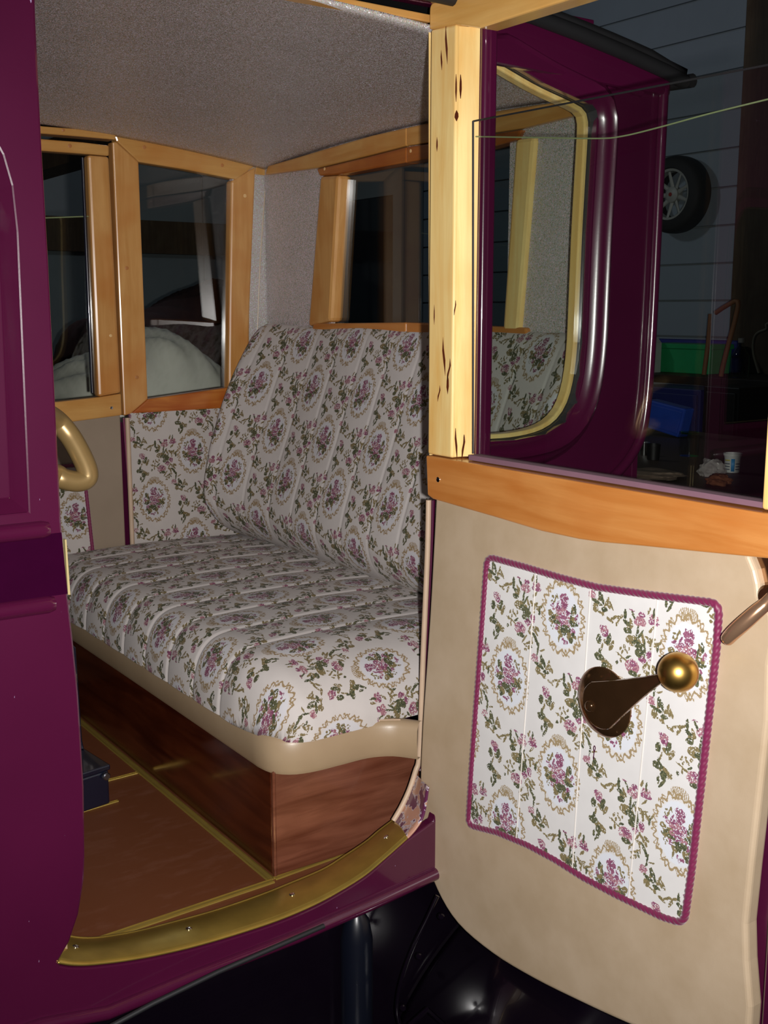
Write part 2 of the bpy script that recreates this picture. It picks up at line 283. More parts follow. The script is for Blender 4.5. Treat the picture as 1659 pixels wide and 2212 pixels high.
def prism(name, poly, ax, v0, v1, mat, parent=None, bev=0.0015, holes=(), seg=2):
    """plate: outline in the plane normal to ax, from v0 to v1; poly in (X,Z) for Y, (Y,Z) for X, (X,Y) for Z"""
    def pt(p, v): return {'Y': (p[0], v, p[1]), 'X': (v, p[0], p[1]), 'Z': (p[0], p[1], v)}[ax]
    loops = [list(poly)] + [list(h) for h in holes]
    tris = tessellate_polygon([[Vector((p[0], p[1], 0)) for p in lp] for lp in loops])
    flat = [p for lp in loops for p in lp]; n = len(flat)
    vs = [pt(p, v0) for p in flat] + [pt(p, v1) for p in flat]
    fs = []
    if len(loops) == 1: fs = [tuple(range(n)), tuple(range(2*n-1, n-1, -1))]
    else: fs = [tuple(t) for t in tris] + [tuple(i+n for i in reversed(t)) for t in tris]
    k = 0
    for lp in loops:
        m = len(lp)
        for i in range(m): a_, b_ = k+i, k+(i+1) % m; fs.append((a_, b_, b_+n, a_+n))
        k += m
    me = bpy.data.meshes.new(name); me.from_pydata(vs, [], fs)
    bm = bmesh.new(); bm.from_mesh(me)
    if len(loops) > 1: bmesh.ops.dissolve_limit(bm, angle_limit=0.01, verts=bm.verts, edges=bm.edges)
    bmesh.ops.recalc_face_normals(bm, faces=bm.faces); bm.to_mesh(me); bm.free()
    o = mkobj(name, me, mat, parent); bevel(o, bev, seg); return o
def box(name, a_, b_, mat, parent=None, bev=0.002):
    return prism(name, [(a_[0], a_[1]), (b_[0], a_[1]), (b_[0], b_[1]), (a_[0], b_[1])], 'Z', a_[2], b_[2], mat, parent, bev)
def grid(name, pts, mat, parent=None, uv=None, close_u=False, close_v=False, ang=60, solid=0):
    """pts[i][j] -> smooth surface; uv[i][j] in metres"""
    nu, nv = len(pts), len(pts[0]); vs = [tuple(p) for row in pts for p in row]; fs = []; uvs = []
    for i in range(nu if close_u else nu-1):
        for j in range(nv if close_v else nv-1):
            i2, j2 = (i+1) % nu, (j+1) % nv; fs.append((i*nv+j, i2*nv+j, i2*nv+j2, i*nv+j2))
            if uv: uvs += [uv[i][j], uv[i2][j], uv[i2][j2], uv[i][j2]]
    me = bpy.data.meshes.new(name); me.from_pydata(vs, [], fs)
    if uv:
        L = me.uv_layers.new(name='UVMap')
        for k, q in enumerate(uvs): L.data[k].uv = q
    smooth(me, ang); o = mkobj(name, me, mat, parent)
    if solid: m = o.modifiers.new('solid', 'SOLIDIFY'); m.thickness = solid; m.offset = 0
    return o
def frames(path, closed=False):
    n = len(path); T = []
    for i in range(n):
        a_ = path[(i-1) % n] if (closed or i > 0) else path[i]; b_ = path[(i+1) % n] if (closed or i < n-1) else path[i]
        T.append((b_-a_).normalized())
    ref = Vector((0, 0, 1)) if abs(T[0].z) < 0.9 else Vector((0, 1, 0)); out = []; nn = (ref - T[0]*ref.dot(T[0])).normalized()
    for t in T:
        nn = (nn - t*nn.dot(t)).normalized(); out.append((t, nn, t.cross(nn)))
    return out
def tube(name, path, r, mat, parent=None, seg=12, closed=False, lobes=0, pitch=0.02, flat=1.0, capsule=True):
    path = [Vector(p) for p in path]; fr = frames(path, closed); n = len(path)
    rr = r if isinstance(r, (list, tuple)) else [r]*n; vs = []; s = 0.0
    for i, (p, (t, a_, b_)) in enumerate(zip(path, fr)):
        if i: s += (p-path[i-1]).length
        for k in range(seg):
            th = 2*pi*k/seg; q = rr[i]
            if lobes: q *= 1+0.24*(abs(cos(lobes*0.5*(th-2*pi*s/pitch)))-0.5)
            vs.append(p+a_*cos(th)*q+b_*sin(th)*q*flat)
    fs = [(i*seg+k, ((i+1) % n)*seg+k, ((i+1) % n)*seg+(k+1) % seg, i*seg+(k+1) % seg) for i in range(n if closed else n-1) for k in range(seg)]
    if not closed: fs += [tuple(reversed(range(seg))), tuple(range((n-1)*seg, n*seg))]
    me = bpy.data.meshes.new(name); me.from_pydata([tuple(v) for v in vs], [], fs); smooth(me, 50)
    bm = bmesh.new(); bm.from_mesh(me); bmesh.ops.recalc_face_normals(bm, faces=bm.faces); bm.to_mesh(me); bm.free()
    return mkobj(name, me, mat, parent)
def lathe(name, prof, origin, axis, mat, parent=None, seg=32, cap=True):
    """prof: (radius, height) along axis"""
    axis = Vector(axis).normalized(); ref = Vector((0, 0, 1)) if abs(axis.z) < 0.9 else Vector((1, 0, 0)); a_ = axis.cross(ref).normalized(); b_ = axis.cross(a_)
    o = Vector(origin); vs = [o+axis*h+(a_*cos(2*pi*k/seg)+b_*sin(2*pi*k/seg))*r for r, h in prof for k in range(seg)]; n = len(prof)
    fs = [(i*seg+k, i*seg+(k+1) % seg, (i+1)*seg+(k+1) % seg, (i+1)*seg+k) for i in range(n-1) for k in range(seg)]
    if cap: fs += [tuple(range(seg)), tuple(reversed(range((n-1)*seg, n*seg)))]
    me = bpy.data.meshes.new(name); me.from_pydata([tuple(v) for v in vs], [], fs)
    bm = bmesh.new(); bm.from_mesh(me); bmesh.ops.recalc_face_normals(bm, faces=bm.faces); bm.to_mesh(me); bm.free()
    smooth(me, 40); return mkobj(name, me, mat, parent)
def spline(pts, n=8, closed=False):
    pts = [Vector(p) for p in pts]; m = len(pts); out = []
    for i in range(m if closed else m-1):
        if closed: p0, p1, p2, p3 = (pts[(i+k-1) % m] for k in range(4))
        else: p0, p1, p2, p3 = pts[max(i-1, 0)], pts[i], pts[i+1], pts[min(i+2, m-1)]
        for k in range(n):
            t = k/n; out.append(0.5*((2*p1)+(p2-p0)*t+(2*p0-5*p1+4*p2-p3)*t*t+(3*p1-p0-3*p2+p3)*t**3))
    if not closed: out.append(pts[-1])
    return out
def rounded(poly, r, n=6):
    """2D polygon with rounded corners; r number or list"""
    out = []; m = len(poly)
    for i in range(m):
        p0, p1, p2 = Vector(poly[i-1]), Vector(poly[i]), Vector(poly[(i+1) % m]); q = r[i] if isinstance(r, (list, tuple)) else r
        if q <= 0: out.append(tuple(p1)); continue
        d0, d1 = (p0-p1), (p2-p1); k0 = min(q, d0.length*0.48); k1 = min(q, d1.length*0.48); a_ = p1+d0.normalized()*k0; b_ = p1+d1.normalized()*k1
        for k in range(n+1): t = k/n; z = a_*(1-t)**2+p1*2*t*(1-t)+b_*t*t; out.append((z[0], z[1]))
    return out
def resample(pts, step, closed=False):
    pts = [Vector(p) for p in pts]; seq = pts+[pts[0]] if closed else pts; L = [0]
    for i in range(1, len(seq)): L.append(L[-1]+(seq[i]-seq[i-1]).length)
    n = max(2, int(L[-1]/step)); out = []; j = 0
    for k in range(n if closed else n+1):
        s = L[-1]*k/n
        while j < len(L)-2 and L[j+1] < s: j += 1
        t = (s-L[j])/max(1e-9, L[j+1]-L[j]); out.append(seq[j].lerp(seq[j+1], t))
    return out
def disc(name, px, py, ax, v, r, mat, parent, h=0.0008, sgn=-1):
    c = P(px, py, ax, v); d = Vector((sgn if ax == 'X' else 0, sgn if ax == 'Y' else 0, 1 if ax == 'Z' else 0))
    return lathe(name, [(r, -0.001), (r, h*0.6), (r*0.8, h), (0.0001, h)], c, d, mat, parent, 16)
# ================================================================== the garage (setting)
GX, GY = 6.0, 10.2
def struct(o): o['kind'] = 'structure'; return o
M['concrete'] = plain('concrete_floor', (0.10, 0.095, 0.09), 0.8, scale=3)
M['siding'] = plain('grey_siding', (0.36, 0.42, 0.49), 0.6, var=0.1, scale=4)
M['siding_dark'] = plain('grey_side_panel', (0.32, 0.36, 0.38), 0.6, var=0.15, scale=3)
M['timber'] = wood('dark_timber', (0.16, 0.10, 0.05), (0.10, 0.06, 0.03), 'Z', 0.6, 0.0)
M['ceil'] = plain('garage_ceiling', (0.08, 0.08, 0.08), 0.8)
struct(box('floor', (-3.2, -2.6, -0.1), (GX+0.2, GY+0.2, 0.0), 'concrete', None, 0))
struct(box('ceiling', (-3.2, -2.6, 4.2), (GX+0.2, GY+0.2, 4.3), 'ceil', None, 0))
struct(box('wall_left', (-3.3, -2.6, 0), (-3.2, GY+0.2, 4.2), 'siding_dark', None, 0))
struct(box('wall_near', (-3.2, -2.7, 0), (GX+0.2, -2.6, 4.2), 'siding_dark', None, 0))
wb = struct(box('wall_back', (GX+0.02, -2.6, 0), (GX+0.2, GY+0.2, 4.2), 'siding_dark', None, 0))
wf = struct(box('wall_far', (-3.2, GY+0.02, 0), (GX, GY+0.2, 4.2), 'siding_dark', None, 0))
bh = 0.235; z = 0.02; bmesh_board = None
while z < 3.95:                                        # siding boards, one by one
    if bmesh_board is None:
        b = box('board', (GX-0.005, -2.5, z), (GX+0.02, GY-0.02, z+bh-0.012), 'siding', wb, 0.003); bmesh_board = b; z0b = z
    else:
        b = bmesh_board.copy(); COL.objects.link(b); b.location.z = z-z0b
    z += bh
x = -3.1; first = None
while x < GX-0.5:                                      # upright panels of the far wall
    if first is None: b = first = box('panel', (x, GY-0.01, 0.02), (x+0.9-0.02, GY+0.02, 4.18), 'siding_dark', wf, 0.003); x0b = x
    else: b = first.copy(); COL.objects.link(b); b.location.x = x-x0b
    x += 0.9
struct(box('trim_1', (-3.1, GY-0.12, 2.12), (GX-0.1, GY-0.02, 2.42), 'timber', None))           # wall plate beam
struct(box('trim_2', (GX-0.16, 2.2, 0.0), (GX-0.02, P(1592, 400, 'X', GX-0.16).y, 4.18), 'timber', None))   # timber corner boarding
struct(box('trim_3', (2.55, 4.4, 2.5), (2.75, GY-0.1, 2.68), 'timber', None))                   # tie beam
# dark window on the back wall, grey frame
y0, y1 = P(852, 500, 'X', GX-0.03).y-0.05, P(752, 500, 'X', GX-0.03).y+0.05
wn = struct(prism('window_1', [(y0-0.35, 1.1), (y1+0.25, 1.1), (y1+0.25, 2.95), (y0-0.35, 2.95)], 'X', GX-0.05, GX-0.012, 'siding_dark', None, 0.004,
                  holes=[[(y0+0.05, 1.25), (y1-0.05, 1.25), (y1-0.05, 2.6), (y0+0.05, 2.6)]]))
M['night'] = paint('night_pane', (0.006, 0.01, 0.02), 0.1)
prism('pane', [(y0+0.03, 1.23), (y1-0.03, 1.23), (y1-0.03, 2.62), (y0+0.03, 2.62)], 'X', GX-0.03, GX-0.014, 'night', wn, 0)

# ================================================================== the car body
car = thing('car', 'maroon vintage car with its side door open, sparkling grey headlining and honey wood window frames', 'car', (0.6, 2.165, 0))
Y0, Y1, XR = 1.48, 2.85, 1.59
def mir(q): return 2*2.165-q
# --- near side skin with the door opening
edge_front = PY(Y0, (125, 2078), (150, 2035), (170, 1975), (182, 1900), (184, 1850), (182, 1700), (170, 1500), (158, 1380), (147, 1285), (140, 1200), (133, 1130), (118, 850), (105, 560), (90, 300), (78, 40))
edge_sill = PY(Y0, (870, 1820), (830, 1855), (740, 1920), (600, 1987), (400, 2047), (300, 2068), (210, 2080), (160, 2082))
_es = spline([(x, z, 0) for x, z in PY(Y0, (880, 1810), (858, 1830), (830, 1855), (790, 1889), (740, 1921), (680, 1954), (600, 1988), (500, 2021), (400, 2049), (300, 2070), (210, 2082), (160, 2084), (130, 2080))], 6)
edge_sill = [(v.x, v.y-0.0045) for v in _es]
bead_low = PY(Y0, (90, 2212), (230, 2186), (420, 2107), (640, 2022), (800, 1952), (935, 1889))
skin = [(-0.4, bead_low[0][1]+0.01)]+[(x, z) for x, z in bead_low]+[(1.21, 0.612), (1.21, 0.80), (1.165, 0.775), (1.145, 0.705)]+edge_sill+edge_front+[(0.505, 2.09), (-0.4, 2.10)]
whole = [(-0.3, 1.335), (0.457, 1.335), (0.462, 1.70), (0.459, 1.755), (0.450, 1.792), (0.435, 1.82), (0.410, 1.84), (-0.3, 1.85)]
prism('side_panel', skin, 'Y', Y0, Y0+0.02, 'maroon_chip', car, 0.003, holes=[whole])
# front window: chamfered moulding, inner frame, glass
inn = [(-0.28, 1.352), (0.441, 1.352), (0.446, 1.70), (0.443, 1.75), (0.435, 1.782), (0.421, 1.808), (0.40, 1.824), (-0.28, 1.834)]
def ring(name, A_, B_, ax, va, vb, mat, parent):
    n = len(A_); f = (lambda p, v: (p[0], v, p[1])) if ax == 'Y' else (lambda p, v: (v, p[0], p[1]))
    vs = [f(p, va) for p in A_]+[f(p, vb) for p in B_]; fs = [(i, (i+1) % n, (i+1) % n+n, i+n) for i in range(n)]
    me = bpy.data.meshes.new(name); me.from_pydata(vs, [], fs); o = mkobj(name, me, mat, parent); return o
ring('window_moulding', whole, inn, 'Y', Y0, Y0+0.022, 'maroon', car)
inn2 = [(-0.26, 1.366), (0.419, 1.366), (0.424, 1.70), (0.421, 1.75), (0.413, 1.775), (0.40, 1.795), (0.385, 1.805), (-0.26, 1.815)]
prism('front_window_frame', inn, 'Y', Y0+0.02, Y0+0.035, 'maroon', car, 0.002, holes=[inn2])
prism('window_glass', inn2, 'Y', Y0+0.03, Y0+0.034, 'glass', car, 0)
# coach beads and the dark waist band
def bead(zc, x1, r, name='coach_bead'):
    path = [(-0.4, Y0+0.001, zc+0.004), (x1-0.012, Y0+0.001, zc), (x1-0.003, Y0+0.001, zc), (x1, Y0+0.001, zc)]
    return tube(name, path, [r, r, r*0.8, r*0.25], 'maroon', car, 16)
q = PY(Y0, (110, 1142)); bead(q[0][1], q[0][0], 0.0125)
q = PY(Y0, (122, 1303)); bead(q[0][1], q[0][0], 0.0125)
bq = PY(Y0, (133, 1150), (134, 1160), (147, 1282))
prism('waist_band', [(-0.4, bq[2][1]+0.004), (bq[2][0]-0.001, bq[2][1]), (bq[1][0]-0.001, bq[0][1]), (-0.4, bq[0][1]+0.004)], 'Y', Y0-0.0015, Y0+0.002, 'maroon_dark', car, 0)
low = [(-0.4, bead_low[0][1]+0.01)]+bead_low+[(1.2, 0.612)]
tube('lower_bead', [(x, Y0-0.002, z) for x, z in low], 0.011, 'maroon', car, 14)
prism('cream_edge', PY(Y0+0.024, (139, 1165), (146, 1284), (151, 1284), (142.5, 1165)), 'Y', Y0+0.022, Y0+0.03, 'cream', car, 0)
# brass sill plate: lofted between its outer and inner edges, with screws
outer = [Vector((x, Y0-0.001, z)) for x, z in PY(Y0, (124, 2079), (160, 2084), (210, 2082), (300, 2070), (400, 2049), (500, 2021), (600, 1988), (680, 1954), (740, 1921), (790, 1889), (830, 1855), (858, 1830), (880, 1810))]
YI = 1.575
inner = [Vector((x, YI, z)) for x, z in PY(YI, (148, 2024), (180, 2028), (225, 2026), (300, 2013), (385, 1991), (470, 1967), (560, 1936), (630, 1908), (700, 1878), (745, 1850), (790, 1820), (820, 1795), (848, 1774))]
outer = spline(outer, 6); inner = spline(inner, 6)
def loft(name, A_, B_, mat, parent, drop=0.0, nv=8, solid=0.003):
    return grid(name, [[a_.lerp(b_, k/nv)-Vector((0, 0, drop*sin(pi*k/nv))) for k in range(nv+1)] for a_, b_ in zip(A_, B_)], mat, parent, solid=solid)
sill = loft('sill_plate', outer, inner, 'brass', car, -0.006)
tube('sill_lip', inner, 0.0032, 'brass', sill, 8)
for (px, py) in ((835, 1788+5), (632, 1940), (413, 2010), (167, 2049)):
    fi = min(range(len(outer)), key=lambda i: abs((lambda v: 829.5+FPX*(v-CAM).dot(RT)/(v-CAM).dot(FW))((outer[i]+inner[i])/2)-px))
    c = outer[fi].lerp(inner[fi], 0.5)+Vector((0, 0, 0.0065)); nrm = (outer[min(fi+1, len(outer)-1)]-outer[fi-1]).cross(inner[fi]-outer[fi]).normalized()
    if nrm.z < 0: nrm = -nrm
    s_ = lathe('screw', [(0.0052, -0.002), (0.0052, 0.0018), (0.0035, 0.0028), (0.0001, 0.0022)], c, nrm, 'chrome', sill, 14)
# door shut face beyond the brass: maroon, chipped, with a padded beige lip
M['chipped'] = None
a = N('chipped_shut_face'); v = a.coord((1, 1, 1)); n1 = a.noise(v, 26, 4, 0.6)
a.base(a.mix(a.ramp(n1.outputs[0], [(0.50, 0.0), (0.515, 1.0)]), a.mix(a.ramp(n1.outputs[0], [(0.475, 0.0), (0.48, 1.0)]), (0.11, 0.02, 0.07), (0.5, 0.45, 0.5)), (0.50, 0.26, 0.18))); a.set(rough=0.35, coat=0.5); M['chipped'] = a.m
jo = [Vector((x, Y0-0.001, z)) for x, z in PY(Y0, (880, 1810), (898, 1790), (915, 1760), (925, 1700))]
ji = [Vector((x, YI, z)) for x, z in PY(YI, (848, 1774), (865, 1748), (882, 1710), (897, 1670))]
loft('shut_face', spline(jo, 5), spline(ji, 5), 'chipped', car)
lip = [(850, 1773), (868, 1742), (885, 1705), (898, 1665), (905, 1640), (909, 1560), (914, 1420), (920, 1280), (924, 1180), (926, 1080)]
tube('door_seal', spline([P(x, y, 'Y', YI-0.01) for x, y in lip], 5), 0.0052, 'beige', car, 10)
ji2 = [P(x+9, y, 'Y', YI-0.012) for x, y in lip[3:]]
tube('shut_edge', spline(ji2, 4), 0.005, 'maroon', car, 8)
tube('pillar_wood_edge', [P(931, 985, 'Y', 1.535), P(930, 500, 'Y', 1.535), P(930, 60, 'Y', 1.535)], 0.0035, 'pale', car, 8)
# near header: outer skin and inner wood strip
prism('header_panel', [(0.49, 2.074), (1.25, 2.074), (1.25, 2.086), (0.49, 2.092)], 'Y', Y0, Y0+0.02, 'maroon', car, 0.003)
box('header_ledge', (0.49, Y0+0.02, 2.074), (1.5, Y0+0.04, 2.10), 'maroon', car)
nh = PY(1.52, (560, -19), (650, -1), (790, 24), (928, 50)); nh2 = PY(1.52, (928, 33), (760, 0), (640, -22), (560, -36))
prism('header_rail', nh+nh2, 'Y', 1.515, 1.54, 'honey_x', car, 0.002)
# --- floor
box('floor_pan', (-0.4, Y0+0.03, 0.565), (1.6, Y1+0.03, 0.5965), 'maroon', car)
prism('floor_covering', [(-0.3, 1.585), (1.20, 1.585), (1.20, 2.84), (-0.3, 2.84)], 'Z', 0.596, 0.6, 'lino', car, 0)
def strip(p, q_, wd, name='floor_strip'):
    p, q_ = Vector((*p, 0.6)), Vector((*q_, 0.6)); d = (q_-p).normalized(); s_ = Vector((-d.y, d.x, 0))*wd/2
    o = prism(name, [tuple((p-s_)[:2]), tuple((q_-s_)[:2]), tuple((q_+s_)[:2]), tuple((p+s_)[:2])], 'Z', 0.6, 0.6025, 'brass_trim', car, 0.0008)
    for k in (-0.3, 0.3): tube('ridge', [p+s_*2*k+Vector((0, 0, .0025)), q_+s_*2*k+Vector((0, 0, .0025))], 0.0012, 'brass', o, 6)
    return o
strip((0.50, 1.622), (0.899, 1.628), 0.016); strip((0.898, 1.632), (0.898, 2.83), 0.016)
strip((0.40, 2.195), (0.889, 2.213), 0.010); strip((0.40, 2.065), (0.80, 2.101), 0.008)
strip((0.905, 1.633), (1.19, 1.648), 0.012)
# --- headliner
def zc(x, y):
    t = (y-2.165)/0.685; s_ = 2.052-0.104*max(0, x-0.8)**2
    return s_+(0.05-0.022*max(0, min(1, (x-0.8)/0.8)))*(1-t*t)
pts = [[(x, y, zc(x, y)) for y in [1.51+1.36*k/30 for k in range(31)]] for x in [-0.4+2.01*k/44 for k in range(45)]]
grid('headliner', pts, 'glitter', car, solid=0.006)
# roof outside with black covering and gutter
rp = [[(x, y, zc(min(x, 1.62), min(max(y, 1.5), 2.83))+0.06-0.02*max(0, x-1.6)/0.1) for y in [1.45+1.43*k/30 for k in range(31)]] for x in [-0.4+2.09*k/44 for k in range(45)]]
grid('roof', rp, 'roofblack', car, solid=0.012)
gut = [P(x, y, 'Y', 1.445) for x, y in ((1150, 34), (1250, 72), (1350, 114), (1440, 155), (1480, 178))]
gut = [Vector((-0.4, 1.445, gut[0].z+0.01)), Vector((0.8, 1.445, gut[0].z+0.01))]+gut
tube('gutter', gut, 0.0125, 'roofblack', car, 12)
rg = [Vector((1.70, 1.445+1.44*k/8, 2.012+0.02*sin(pi*k/8))) for k in range(9)]
tube('rear_gutter', rg, 0.0125, 'roofblack', car, 12)
# --- rear quarter, outside (seen through the door glass)
hole = PY(Y0, (1000, 958), (1120, 951), (1185, 938), (1225, 912), (1250, 870), (1263, 810), (1270, 740), (1280, 500), (1296, 232), (1180, 178), (1030, 100))
hole = [(1.225, hole[0][1])]+hole[1:-1]+[(1.245, hole[-1][1])]
rear_edge = PY(Y0, (1375, 985), (1395, 900), (1405, 750), (1417, 500), (1430, 195))
qp = [(1.20, 0.615), (1.60, 0.70), (1.60, 1.29)]+rear_edge+[(1.66, 2.03), (1.20, 2.075)]
prism('rear_quarter_panel', qp, 'Y', Y0+0.004, Y0+0.02, 'maroon', car, 0.002, holes=[hole])
def off(poly, d):
    out = []; m = len(poly); cx = sum(p[0] for p in poly)/m; cz = sum(p[1] for p in poly)/m
    for i in range(m):
        a_, b_ = Vector(poly[i-1]), Vector(poly[(i+1) % m]); t = (b_-a_).normalized(); n_ = Vector((t.y, -t.x))
        if n_.dot(Vector(poly[i])-Vector((cx, cz))) < 0: n_ = -n_
        out.append(tuple(Vector(poly[i])+n_*d))
    return out
hs = [tuple(p) for p in resample([(p[0], p[1], 0) for p in hole], 0.02, True)]; hs = [(p[0], p[1]) for p in hs]
def sm(pl_, k=3):
    for _ in range(k): pl_ = [tuple((Vector(pl_[i-1])+Vector(pl_[i])*2+Vector(pl_[(i+1) % len(pl_)]))/4) for i in range(len(pl_))]
    return pl_
hs = sm(hs, 2); n_h = len(hs); o1 = off(hs, 0.004); o2 = off(hs, 0.045)
rows = []
for k in range(11):
    t = k/10; d = 0.004+0.05*t; y = Y0+0.004-0.016*sin(pi*min(1, t*1.02))**0.7-0.006*(1 if 0.45 < t < 0.6 else 0); rows.append([(p[0], y, p[1]) for p in off(hs, d)])
grid('quarter_window_moulding', rows, 'maroon', car, close_v=True, ang=80)
ring('window_rubber', o1, off(hs, -0.004), 'Y', Y0+0.004, Y0+0.03, 'rubber', car)
hin = off(hs, -0.010)
prism('quarter_window_frame', off(hs, 0.003), 'Y', Y0+0.024, Y0+0.046, 'pale', car, 0.003, holes=[hin])
prism('window_glass', off(hs, -0.001), 'Y', Y0+0.018, Y0+0.022, 'glass_clear', car, 0)
be = [(1434, 192), (1426, 350), (1418, 520), (1408, 720), (1398, 860), (1385, 940), (1360, 990), (1325, 1030), (1285, 1062)]
tube('corner_bead', spline([P(x, y, 'Y', Y0-0.004) for x, y in be], 6), 0.0095, 'maroon', car, 12)
cb = [P(x, y, 'Y', Y0) for x, y in ((1062, 80), (1200, 130), (1339, 183))]
cb[-1] = cb[-1]+(cb[-1]-cb[-2])*0.35
tube('cant_rail_bead', cb, 0.008, 'maroon', car, 12)
prism('cant_rail', [(1.2, 1.995), (1.2, 2.085), (1.67, 2.03), (1.67, 1.985)], 'Y', Y0-0.012, Y0+0.01, 'maroon', car, 0.006)
# rear skin and far skin
prism('rear_panel', [(1.5, 0.6), (2.85, 0.6), (2.83, 2.03), (1.5, 2.03)], 'X', 1.64, 1.655, 'maroon', car, 0.002, holes=[[(1.72, 1.545), (2.62, 1.545), (2.62, 1.97), (1.72, 1.97)]])
prism('far_side_panel', [(-0.4, 0.575), (1.65, 0.6), (1.65, 1.30), (-0.4, 1.30)], 'Y', Y1+0.055, Y1+0.07, 'maroon', car, 0.002)
# --- rear wall inside: lining, window frame of separate pieces
wy0, wy1, wz0, wz1 = mir(2.50), 2.50, 1.57, 1.945
lin = [(1.51, 0.62), (2.85, 0.62), (2.85, 2.0), (2.165, 2.04), (1.51, 2.0)]
prism('rear_lining', lin, 'X', XR, XR+0.012, 'glitter', car, 0, holes=[[(wy0-0.01, wz0-0.01), (wy1+0.01, wz0-0.01), (wy1+0.01, wz1+0.01), (wy0-0.01, wz1+0.01)]])
def px_poly(*p): return PX(XR-0.012, *p)
def both(name, poly, mat, v1=XR+0.03, bev=0.004, mirror=True):
    o = prism(name, poly, 'X', XR-0.012, v1, mat, car, bev)
    if mirror: return [o, prism(name, [(mir(y), z) for y, z in reversed(poly)], 'X', XR-0.012, v1, mat, car, bev)]
    return [o]
top = px_poly((572, 378), (685, 363), (800, 335), (928, 302)); tz = px_poly((928, 264), (800, 293), (690, 325), (640, 340), (578, 358))
def mid(p_, q_): t = (2.165-p_[0])/(q_[0]-p_[0]); return (2.165, p_[1]+(q_[1]-p_[1])*t)
top = top[:-1]+[mid(top[-2], top[-1])]; tz = [mid(tz[1], tz[0])]+tz[1:]
both('rear_header_rail', top+tz, 'honey_y')
wt = px_poly((683, 365), (800, 337), (928, 304)); wt2 = px_poly((928, 342), (735, 377), (690, 380))
wt = wt[:-1]+[mid(wt[-2], wt[-1])]; wt2 = [mid(wt2[1], wt2[0])]+wt2[1:]
fr_t = both('window_head', wt+wt2, 'red_y')
st = px_poly((690, 380), (731, 377), (713, 695), (664, 706))
fr_s = both('window_stile', st, 'honey_z', bev=0.010, mirror=False)
both('window_stile', px_poly((1112, 300), (1154, 294), (1119, 718), (1084, 718)), 'pale', bev=0.009, mirror=False)
sl = px_poly((676, 699), (928, 697)); both('window_sill', [(2.165, sl[1][1]), (sl[0][0], sl[0][1]), (sl[0][0]+0.02, 1.50), (2.165, 1.50)], 'orange')
disc('plug', 701, 365, 'X', XR-0.012, 0.004, 'plug_pale', fr_t[0]); disc('plug', 887, 326, 'X', XR-0.012, 0.004, 'plug_pale', fr_t[0])
prism('window_glass', [(wy0-0.02, wz0-0.02), (wy1+0.02, wz0-0.02), (wy1+0.02, wz1+0.01), (wy0-0.02, wz1+0.01)], 'X', XR+0.016, XR+0.020, 'glass', car, 0)
# --- far side: lining, quarter window frame in mitred pieces
FY = Y1
def far(name, pts_, mat, bev=0.003, y0=FY, y1=FY+0.035, parent=None): return prism(name, pts_, 'Y', y0, y1, mat, parent or car, bev)
far('side_lining', [(1.49, 1.30), (1.595, 1.30), (1.595, 2.0), (1.49, 2.0)], 'glitter', 0, FY+0.004, FY+0.02)
tube('lining_seam', [P(575, 378, 'Y', FY+0.004), P(562, 560, 'Y', FY+0.004), P(556, 712, 'Y', FY+0.004)], 0.0018, 'leather', car, 6)
o = far('header_rail', PY(FY, (-20, 262), (92, 274), (170, 280), (247, 290), (246, 303), (170, 296), (92, 290), (-20, 280)), 'honey_x', y0=FY-0.012)
disc('plug', 137, 281, 'Y', FY-0.012, 0.004, 'plug', o)
qs = far('quarter_stile', PY(FY, (243, 306), (252, 306), (300, 350), (320, 862), (283, 894), (268, 899)), 'honey_z', 0.004)
for p_ in ((274, 579), (296, 815)): disc('plug', *p_, 'Y', FY, 0.005, 'plug', qs)
qt = far('quarter_head', PY(FY, (247, 291), (320, 297), (400, 313), (480, 334), (553, 358), (511, 388), (400, 366), (300, 350), (252, 305)), 'honey_x', 0.004)
for p_ in ((312, 318), (480, 357)): disc('plug', *p_, 'Y', FY, 0.005, 'plug', qt)
far('corner_block', PY(FY, (554, 358), (573, 361), (573, 379), (551, 376)), 'honey_x', 0.002)
rs = PY(FY, (553, 359), (511, 388), (500, 391))
qr = far('quarter_stile', [rs[0], rs[2], (1.470, 1.60), (1.462, 1.385), (1.50, 1.327), (1.525, 1.327), (1.535, 1.60)], 'honey_z', 0.006)
disc('plug', 529, 423, 'Y', FY, 0.005, 'plug_pale', qr)
far('quarter_sill', PY(FY, (320, 862), (283, 894))[0:2]+[(1.50, 1.327), (1.462, 1.385)], 'red_x', 0.005)
prism('window_glass', [(1.20, 1.35), (1.49, 1.35), (1.51, 1.96), (1.20, 2.0)], 'Y', FY+0.022, FY+0.026, 'glass', car, 0)
tube('glazing_bead', [(1.478, FY+0.02, 1.39), (1.484, FY+0.02, 1.6), (1.494, FY+0.02, 1.945)], 0.004, 'glazing', car, 8)
# tapestry panel on the far side beside the seat, with its beige edge
def fabric_plate(name, poly, ax, v0, v1, mat, parent, uoff, voff, flip=1, bev=0):
    o = prism(name, poly, ax, v0, v1, mat, parent, bev); me = o.data; L = me.uv_layers.new(name='UVMap')
    for lp in me.loops:
        c = me.vertices[lp.vertex_index].co; uu = c.x if ax == 'Y' else c.y; L.data[lp.index].uv = (flip*uu-uoff, c.z-voff)
    return o
q = PY(FY, (416, 978), (365, 1062))          # two bouquets of the weave
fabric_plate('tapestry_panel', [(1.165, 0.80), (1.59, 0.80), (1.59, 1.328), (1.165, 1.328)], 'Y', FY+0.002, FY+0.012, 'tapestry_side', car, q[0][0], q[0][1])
tube('panel_piping', [(1.159, FY+0.002, 0.90), (1.159, FY+0.002, 1.316)], 0.0065, 'beige', car, 10)
